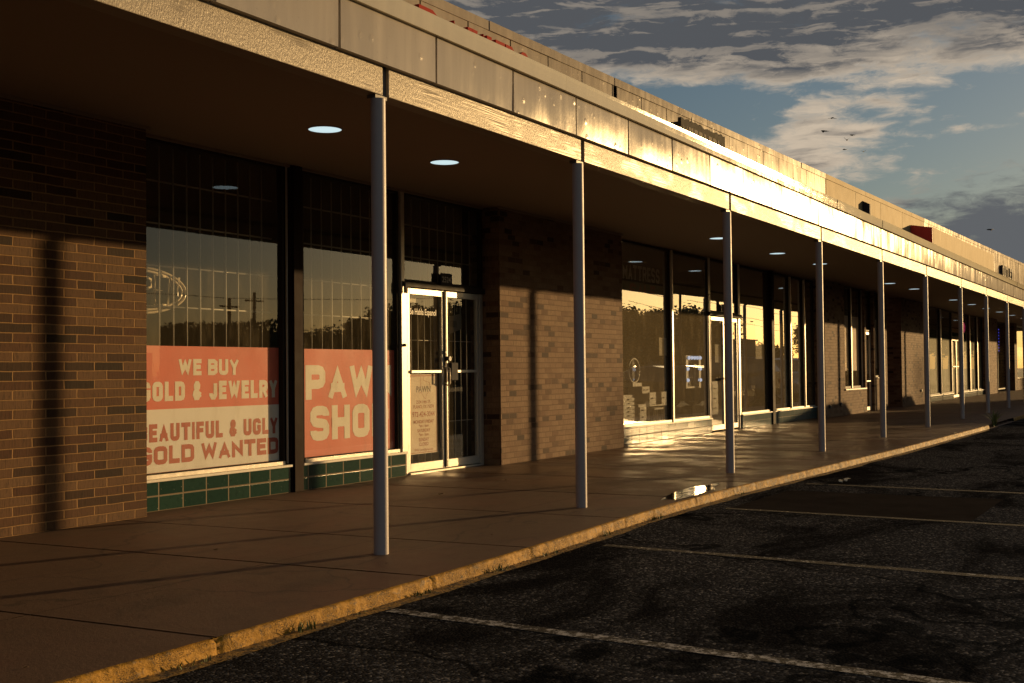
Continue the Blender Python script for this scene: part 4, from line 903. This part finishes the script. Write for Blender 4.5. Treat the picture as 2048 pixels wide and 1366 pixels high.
leafbit(10.0, 1.75, .05, 'curled leaf pile on the walkway in front of the glass doors', .1)
leafbit(11.6, 1.95, .03, 'curled leaf on the walkway in front of the second brick wall', .5)
leafbit(6.2, 1.15, .02, 'dark leaf in the middle of the walkway left of the first column', 2.2)
g = MB(); r = random.Random(9); base = Vector((13.7, -1.31, lot_z(13.7, -1.31)+.01))
pts = [base+Vector((-.16+.32*k/8, .02*math.sin(k*1.3), .012+.018*abs(math.sin(k*2.1)))) for k in range(9)]
for k in range(8): g.quad(pts[k]+Vector((0, -.022, 0)), pts[k+1]+Vector((0, -.018, 0)), pts[k+1]+Vector((0, .02, .006)), pts[k]+Vector((0, .022, .006)))
tag(g.build('paper_scrap', MPAPER), 'crumpled pale scrap of litter lying on the dark asphalt patch', 'litter')

# ------------------------------------------------------------------ birds
def bird(p, span, flap, label, ang):
    g = MB(); P = Vector(p); f = Vector((math.cos(ang), math.sin(ang), .05)); sdv = Vector((-math.sin(ang), math.cos(ang), 0)); u = Vector((0, 0, 1)); s_ = span
    g.tube([P-f*s_*.38, P-f*s_*.2, P, P+f*s_*.16, P+f*s_*.28, P+f*s_*.36], [.04*s_, .055*s_, .085*s_, .075*s_, .05*s_, .006*s_], 8)
    for sg in (-1, 1):
        a = P+sdv*sg*.05*s_; w1 = P+sdv*sg*.28*s_*math.cos(flap*.7)+u*.28*s_*math.sin(flap*.7); w2 = w1+sdv*sg*.24*s_*math.cos(flap)+u*.24*s_*math.sin(flap)-f*.08*s_
        for q in ((a+f*.12*s_, a-f*.14*s_, w1-f*.12*s_, w1+f*.12*s_), (w1+f*.12*s_, w1-f*.12*s_, w2-f*.05*s_, w2+f*.01*s_)):
            g.prism([tuple(v) for v in q], (0, 0, .012*s_))
    g.prism([tuple(v) for v in (P-f*.34*s_-sdv*.03*s_, P-f*.34*s_+sdv*.03*s_, P-f*.52*s_+sdv*.09*s_, P-f*.52*s_-sdv*.09*s_)], (0, 0, .01*s_))
    o = g.build('bird', MBIRD, smooth=False); return tag(o, label, 'bird', 'birds flying over the roof')
MBIRD = simple('dark_plumage', (.02, .018, .017), .6, .2, 5, bstr=0)
def ray(x, y):
    return (Fv + R2*((x-1024)/fpx) - U2*((y-683)/fpx)).normalized()
# flight positions measured once from the picture, at ninety metres (stored as world points)
BIRDS = [((77.62, 25.93, 17.87), .62, -.2, 'topmost dark bird of the small flock against the cloud', .6), ((77.88, 26.0, 16.80), .66, -.15, 'leftmost bird of the flock with wings held level', 2.2), ((78.72, 23.75, 16.45), .50, -.1, 'bird on the upper right of the flock over blue sky', 1.9), ((78.54, 24.2, 16.05), .62, .95, 'bird with raised wings in the middle of the flock', .3), ((78.62, 24.4, 15.2), .42, .1, 'small flat gliding bird low in the flock', 1.5), ((79.32, 22.8, 15.0), .42, .4, 'lowest bird of the flock at its right edge', .1), ((85.6, 11.0, 10.2), .58, -.25, 'lone dark bird apart from the flock near the far parapet', 1.4)]
PX = [(1664, 236), (1648, 262), (1704, 270), (1694, 280), (1689, 299), (1727, 303), (1979, 459)]
for (p, sp, fl, lb, an), (x, y) in zip(BIRDS, PX):
    q = CAM + ray(x, y)*90; bird(q, sp, fl, lb, an)

# ------------------------------------------------------------------ across the lot (seen in the shop windows)
def tree(x, y, h_, rx, label, seed, nleaf=2600, trunk=.28, zc=None, dens=1.0):
    r = random.Random(seed); o = thing('oak_tree', (x, y, -.2), label, 'tree', 'trees across the lot')
    g = MB(); ht = h_*.35; g.tube([(x, y, -.25), (x+.05, y, ht*.5), (x-.03, y+.05, ht), (x, y, h_*.75)], [trunk, trunk*.8, trunk*.65, trunk*.25], 9)
    for k in range(7):
        an = k*.9+r.random(); L = rx*r.uniform(.5, .85); z0 = ht*r.uniform(.75, 1.2)
        g.tube([(x, y, z0), (x+math.cos(an)*L*.5, y+math.sin(an)*L*.5, z0+h_*.14), (x+math.cos(an)*L, y+math.sin(an)*L, z0+h_*.32)], [trunk*.4, trunk*.26, .04], 6)
    g.build('trunk', MBARK, o, smooth=True)
    g = MB(); cz = zc or h_*.62; rz = h_-cz; nc = int(nleaf/46); cl = []
    for k in range(nc):
        while True:
            v = Vector((r.uniform(-1, 1), r.uniform(-1, 1), r.uniform(-.9, 1)))
            if .25 < v.length < 1: break
        lump = .82+.30*mnoise.noise(v*2.2+Vector((seed, 0, 0)))
        cl.append(Vector((x+v.x*rx*lump, y+v.y*rx*lump, max(.9, cz+v.z*rz*lump))))
    for c in cl:
        cr = r.uniform(.5, 1.0)*rx*.2+.15
        for j in range(46):
            d = Vector((r.gauss(0, .5), r.gauss(0, .5), r.gauss(0, .38)))*cr; q = c+d; s_ = r.uniform(.12, .24)*(1+rx*.06)
            a = Vector((r.uniform(-1, 1), r.uniform(-1, 1), r.uniform(-.6, .6))).normalized()*s_; b_ = a.cross(Vector((r.uniform(-1, 1), r.uniform(-1, 1), 1))).normalized()*s_*.6
            g.quad(q-a, q+b_, q+a, q-b_)
    g.build('crown', MLEAF, o); return o
TR = [(118.5, -40, 3.6, 2.6, 'low rounded tree left of the great dome of foliage across the road'), (125.2, -42, 8.3, 5.2, 'broad domed tree across the road, tallest in the showroom reflection'), (132, -41, 8.3, 6.0, 'wide spreading tree beside the domed one across the road'), (137.5, -41, 6.2, 4, 'smaller tree at the right end of the reflected clump'),
      (89, -60, 5.2, 4, 'low tree reflected left of the column in the pawn window'), (95, -60, 6.8, 4, 'mid height tree reflected behind the first column'), (100.5, -60, 8.4, 5, 'taller tree reflected beside the glass doors'), (106.5, -60, 8.6, 5, 'tree reflected in the left glass door'), (113.5, -60, 9.4, 5.5, 'tree reflected in the right glass door'), (118, -8.5, 8.5, 5, 'leafy tree at the end of the lot, nearest the shops'), (127, -19, 8.0, 5.5, 'round leafy tree second along the end of the lot'), (134, -12.5, 9, 6, 'tall leafy tree behind the pair at the end of the lot'), (141, -26, 7, 5, 'wide leafy tree outermost at the end of the lot'), (165, -44, 4.6, 4, 'low tree beyond the pale warehouse'), (173, -45, 5, 5, 'low spreading tree at the end of the far line')]
for i, (x, y, h_, rx, lb) in enumerate(TR): tree(x, y, h_, rx, lb, 100+i, nleaf=11000 if rx > 5 else 8000)
def hedge(x0, x1, y, h0, h1, label):
    r = random.Random(3); g = MB()
    for k in range(7000):
        t = r.random(); x = x0+(x1-x0)*t; hh_ = h0+(h1-h0)*t; z = r.uniform(-.2, hh_)+r.gauss(0, .06); yy_ = y+r.uniform(-.9, .9); s_ = r.uniform(.14, .32)
        a = Vector((r.uniform(-1, 1), r.uniform(-1, 1), r.uniform(-1, 1))).normalized()*s_; b_ = a.cross(Vector((r.random(), r.random(), 1))).normalized()*s_*.6; q = Vector((x, yy_, z)); g.quad(q-a, q+b_, q+a, q-b_)
    g.box(x0+.1, x1-.1, y-.7, y+.7, -.3, min(h0, h1)-.3)
    return tag(g.build('tall_hedge', MLEAF), label, 'hedge')
hedge(69, 83, -60, 5.2, 6.0, 'long clipped hedge across the road with a level top')
hedge(-30, 69, -62, 3.3, 3.8, 'lower hedge running along the far side of the road')
hedge(83, 190, -66, 3.2, 3.4, 'distant overgrown hedge behind the row of trees')
wh = thing('warehouse', (156, -44, 0), 'low flat roofed warehouse across the road', 'building')
MWARE = simple('warehouse_wall', (.16, .14, .12), .85, .15, 1); bx('wall', MWARE, wh, 150.5, 161.5, -52, -44, -.3, 5.1); bx('roof', MROOF, wh, 150.2, 161.8, -52.3, -43.7, 5.101, 5.3); 
for k in range(3): bx('roller_door', MGREYSIGN, wh, 151.8+3.2*k, 154.2+3.2*k, -43.98, -43.9, -.25, 3.0)
def pole(x, y, h_, label, arm=True):
    o = thing('utility_pole', (x, y, -.2), label, 'pole', 'utility poles across the lot'); g = MB(); g.tube([(x, y, -.25), (x, y, h_)], [.17, .13], 10); g.build('shaft', MBARK, o, smooth=True)
    if arm: bx('crossarm', MBARK, o, x-1.1, x+1.1, y-.06, y+.06, h_-.8, h_-.66)
    return o
PO = [(74.1, -58, 7.6, 'short utility pole behind the level hedge, left of its pair'), (77.1, -58, 8.2, 'utility pole behind the level hedge, right of its pair'), (112.6, -38, 11.5, 'thick utility pole left of the domed tree'), (133.5, -37, 12, 'utility pole in front of the spreading tree')]
for a in PO: pole(*a)
g = MB()
def wire(a, b_, sag, lb):
    g = MB(); a, b_ = Vector(a), Vector(b_); g.tube([a.lerp(b_, t/16)-Vector((0, 0, sag*4*(t/16)*(1-t/16))) for t in range(17)], .022, 5); return tag(g.build('power_line', MBLACK), lb, 'power line', 'power lines along the road')
for k, (za, zb, yy_) in enumerate(((11.2, 12.6, -37), (9.6, 10.8, -37.2), (8.3, 9.0, -37.1), (7.6, 7.9, -36.9))):
    wire((112.6, yy_, za), (240, yy_, zb), 1.6, ('topmost', 'second', 'third', 'lowest')[k]+' power line strung from the thick pole along the road')
wire((60, -58, 7.4), (112.6, -38, 10.4), 1.2, 'power line running from the hedge poles to the thick pole')

# parked cars at the far stalls, backed to or facing the kerb
def car_paint(name, col, rough=.22):
    m, nt, b = mat(name); setb(nt, b, col=col, rough=rough, metal=.5, coat=1.0, coatr=.03); return m
MTYRE = simple('tyre_rubber', (.02, .02, .02), .8, .2, 10); MRIM = simple('alloy_rim', (.4, .4, .4), .35, .1, 10, metal=.8); MHEAD = simple('headlamp_lens', (.7, .7, .7), .1, .05, 10, bstr=0); MTAIL = simple('tail_lamp_lens', (.4, .02, .02), .2, .05, 10, bstr=0)
m, nt, b = mat('car_glass'); setb(nt, b, col=(.015, .017, .018), rough=.04, spec=.7); MCARG = m
def car(x, yn, nose_in, prof, glassprof, paint, label, width=1.82):
    """prof: (length from nose, height) body outline; nose at the kerb when nose_in"""
    o = thing('parked_car', (x, yn-2.3, LOT), label, 'car', 'cars parked at the far stalls'); Ln = max(p[0] for p in prof)
    Yv = (lambda l: yn-l) if nose_in else (lambda l: yn-(Ln-l)); hw = width/2
    g = MB(); n = len(prof); ws = lambda h_: hw*(1-.16*max(0, (h_-.85)/.75)) - (.05 if h_ < .3 else 0)
    i0 = len(g.v)
    for sg in (-1, 1):
        for l, h_ in prof: g.v.append((x+sg*ws(h_), Yv(l), LOT+h_))
    g.f.append(tuple(i0+k for k in range(n))); g.f.append(tuple(i0+n+k for k in range(n-1, -1, -1))); g.m += [0, 0]
    for k in range(n):
        j = (k+1) % n; g.f.append((i0+k, i0+n+k, i0+n+j, i0+j)); g.m.append(0)
    body = g.build('body', paint, o, bevel=.05)
    body.modifiers['edge'].segments = 3
    for sg in (-1, 1):
        g = MB(); g.poly([(x+sg*(ws(h_)+.012), Yv(l), LOT+h_) for l, h_ in glassprof]); g.build('side_window', MCARG, o)
    # windscreen and rear window follow the roof ends
    gp = sorted(glassprof, key=lambda q: q[0])
    for (l0, h0), (l1, h1), dl_ in ((glassprof[0], glassprof[1], -.10), (glassprof[-1], glassprof[-2], .10)):
        g = MB(); a0, a1 = ws(h0)-.10, ws(h1)-.10
        g.quad((x-a0, Yv(l0+dl_*1.5), LOT+h0+.03), (x+a0, Yv(l0+dl_*1.5), LOT+h0+.03), (x+a1, Yv(l1+dl_*1.5), LOT+h1+.03), (x-a1, Yv(l1+dl_*1.5), LOT+h1+.03)); g.build('windscreen' if dl_ < 0 else 'rear_window', MCARG, o)
    for l in (.85, Ln-.95):
        for sg in (-1, 1):
            g = MB(); xx = x+sg*(hw-.10); g.tube([(xx-.11, Yv(l), LOT+.33), (xx+.11, Yv(l), LOT+.33)], .33, 22); w = g.build('wheel', MTYRE, o)
            g = MB(); g.tube([(xx+sg*.10, Yv(l), LOT+.33), (xx+sg*.118, Yv(l), LOT+.33)], .21, 18); g.build('rim', MRIM, w)
    for sg in (-1, 1):
        dn = .02 if nose_in else -.02
        g = MB(); xa = x+sg*hw*.72; y_ = Yv(.02); g.box(xa-.2, xa+.2, min(y_, y_+dn*1.5), max(y_, y_+dn*1.5), LOT+.62, LOT+.74); g.build('headlight', MHEAD, o)
        g = MB(); y_ = Yv(Ln-.02); g.box(xa-.18, xa+.18, min(y_, y_-dn*1.5), max(y_, y_-dn*1.5), LOT+.78, LOT+.95); g.build('tail_light', MTAIL, o)
SED = [(0, .35), (.02, .62), (.25, .78), (1.25, .92), (2.0, 1.36), (2.5, 1.44), (3.2, 1.40), (3.95, 1.02), (4.6, .98), (4.68, .6), (4.62, .3), (3.0, .24), (1.0, .24)]
SEDG = [(1.42, .96), (2.02, 1.32), (2.5, 1.38), (3.15, 1.34), (3.75, 1.0)]
SUV = [(0, .4), (.02, .75), (.25, .98), (1.2, 1.10), (1.85, 1.66), (2.4, 1.76), (4.3, 1.72), (4.62, 1.2), (4.68, .6), (4.6, .35), (3.0, .28), (1.0, .28)]
SUVG = [(1.32, 1.14), (1.9, 1.6), (2.4, 1.68), (4.1, 1.64), (4.4, 1.2)]
car(38.6, -1.7, True, SED, SEDG, car_paint('dark_grey_car_paint', (.05, .05, .055)), 'dark grey sedan parked nose to the kerb, first of the far cars')
car(42.0, -1.55, False, SUV, SUVG, car_paint('black_car_paint', (.015, .015, .018)), 'black utility vehicle backed up to the kerb beside the grey sedan', 1.9)
car(47.2, -1.8, True, SED, SEDG, car_paint('silver_car_paint', (.45, .45, .46)), 'silver sedan parked nose to the kerb between two utility vehicles')
car(50.4, -1.6, False, SUV, SUVG, car_paint('white_car_paint', (.7, .7, .68)), 'white utility vehicle backed up to the kerb', 1.9)
car(55.6, -1.8, True, SED, SEDG, car_paint('red_car_paint', (.25, .02, .02)), 'dark red sedan, farthest of the parked cars')

# ------------------------------------------------------------------ sky
w = bpy.data.worlds.new('World'); SC.world = w; w.use_nodes = True; nt = w.node_tree; bg = nt.nodes['Background']
sky = N(nt, 'ShaderNodeTexSky', sky_type='NISHITA', sun_disc=False, sun_elevation=rad(SUN_EL), sun_rotation=rad(90-SUN_AZ), air_density=1.0, dust_density=1.2, ozone_density=2.0, altitude=150.0)
tc = N(nt, 'ShaderNodeTexCoord').outputs['Generated']; s = N(nt, 'ShaderNodeSeparateXYZ', {0: tc})
DEG = 180/math.pi
az = M(nt, 'MULTIPLY', M(nt, 'ARCTAN2', s.outputs[1], s.outputs[0]), DEG); el = M(nt, 'MULTIPLY', M(nt, 'ARCSINE', s.outputs[2]), DEG)
cv = N(nt, 'ShaderNodeCombineXYZ', {0: az, 1: M(nt, 'MULTIPLY', el, 3.0), 2: 0.0}).outputs[0]
warp = N(nt, 'ShaderNodeTexNoise', {'Vector': cv, 'Scale': .35, 'Detail': 3.0}).outputs[1]
wv = N(nt, 'ShaderNodeVectorMath', {0: N(nt, 'ShaderNodeVectorMath', {0: warp, 1: (.5, .5, .5)}, operation='SUBTRACT').outputs[0], 1: (2.6, 2.0, 0)}, operation='MULTIPLY').outputs[0]
cvw = N(nt, 'ShaderNodeVectorMath', {0: cv, 1: wv}, operation='ADD').outputs[0]
def fb(v): return noi(nt, v, .17, 9, .55)
n0 = fb(cvw); n1 = noi(nt, cvw, 1.1, 6, .62)
low = noi(nt, cvw, .13, 2, .4)
streak = noi(nt, N(nt, 'ShaderNodeMapping', {'Vector': cvw, 'Scale': (.16, .62, 1)}).outputs[0], 1.0, 5, .55)
def blob(a0, e0, ra, re, amp):
    da = M(nt, 'DIVIDE', M(nt, 'SUBTRACT', az, a0), ra); de = M(nt, 'DIVIDE', M(nt, 'SUBTRACT', el, e0), re)
    q = M(nt, 'ADD', M(nt, 'MULTIPLY', da, da), M(nt, 'MULTIPLY', de, de))
    return M(nt, 'MULTIPLY', M(nt, 'EXPONENT', M(nt, 'MULTIPLY', q, -1.0)), amp)
dens = M(nt, 'ADD', M(nt, 'MULTIPLY', M(nt, 'SUBTRACT', n0, .5), 1.15), M(nt, 'MULTIPLY', M(nt, 'SUBTRACT', n1, .5), .34))
nm = noi(nt, cvw, .48, 6, .66); dens = M(nt, 'ADD', dens, M(nt, 'MULTIPLY', M(nt, 'SUBTRACT', nm, .5), .85))
dens = M(nt, 'SUBTRACT', dens, .17)
eln = M(nt, 'ADD', M(nt, 'ADD', el, M(nt, 'MULTIPLY', az, .045)), M(nt, 'MULTIPLY', M(nt, 'SUBTRACT', low, .5), 3.0))
stratus = M(nt, 'MULTIPLY', ss(nt, eln, 13.3, 15.4), .62)
rightc = blob(5.5, 5.0, 6.0, 2.9, .70)
for bl in (stratus, rightc, blob(9.5, 13.2, 6, .9, .34), blob(17.6, 9.5, 4.2, .85, .60), blob(15.9, 11.0, 1.9, 1.0, .56), blob(18.8, 10.7, .9, .5, .36), blob(12.6, 12.1, 1.9, .32, .36), blob(10.9, 11.5, 1.6, .38, .34), blob(13.3, 10.9, 1.3, .5, .36), blob(8.6, 10.6, 1.8, .22, .30), blob(12.2, 7.3, 1.4, .5, .26), blob(24.5, 11.5, 4, 1.2, -.35), blob(20.5, 12.4, 2.4, .6, -.25), blob(-24, 4, 16, 6, -.6), blob(-46, 8, 9, 1.0, .34)):
    dens = M(nt, 'ADD', dens, bl)
alpha = ss(nt, dens, -.06, .34)
alpha = M(nt, 'MULTIPLY', alpha, ss(nt, el, -.5, 1.5))
thick = ss(nt, dens, .10, .50)
dstr = ss(nt, M(nt, 'ADD', eln, M(nt, 'MULTIPLY', M(nt, 'SUBTRACT', streak, .5), 5.0)), 13.6, 16.4)
dright = ss(nt, M(nt, 'ADD', rightc, M(nt, 'MULTIPLY', M(nt, 'SUBTRACT', streak, .5), .2)), .02, .16)
sh_ = M(nt, 'MULTIPLY', thick, ss(nt, M(nt, 'ADD', M(nt, 'MULTIPLY', streak, .6), M(nt, 'MULTIPLY', nm, .4)), .58, .40))
shade = M(nt, 'MINIMUM', M(nt, 'ADD', M(nt, 'ADD', M(nt, 'MULTIPLY', dstr, M(nt, 'MULTIPLY_ADD', ss(nt, M(nt, 'ADD', M(nt, 'MULTIPLY', streak, .6), M(nt, 'MULTIPLY', nm, .4)), .34, .62), -.32, 1.0)), dright), M(nt, 'MULTIPLY', sh_, .85)), 1.0)
gcol = mix(nt, M(nt, 'MINIMUM', dright, 1.0), (1.30, 1.38, 1.52), (1.75, 1.85, 1.98))
ccol = mix(nt, shade, (8.6, 7.1, 5.4), gcol)
skyc = mix(nt, alpha, sky.outputs[0], ccol)
nt.links.new(skyc, bg.inputs[0]); bg.inputs[1].default_value = .068
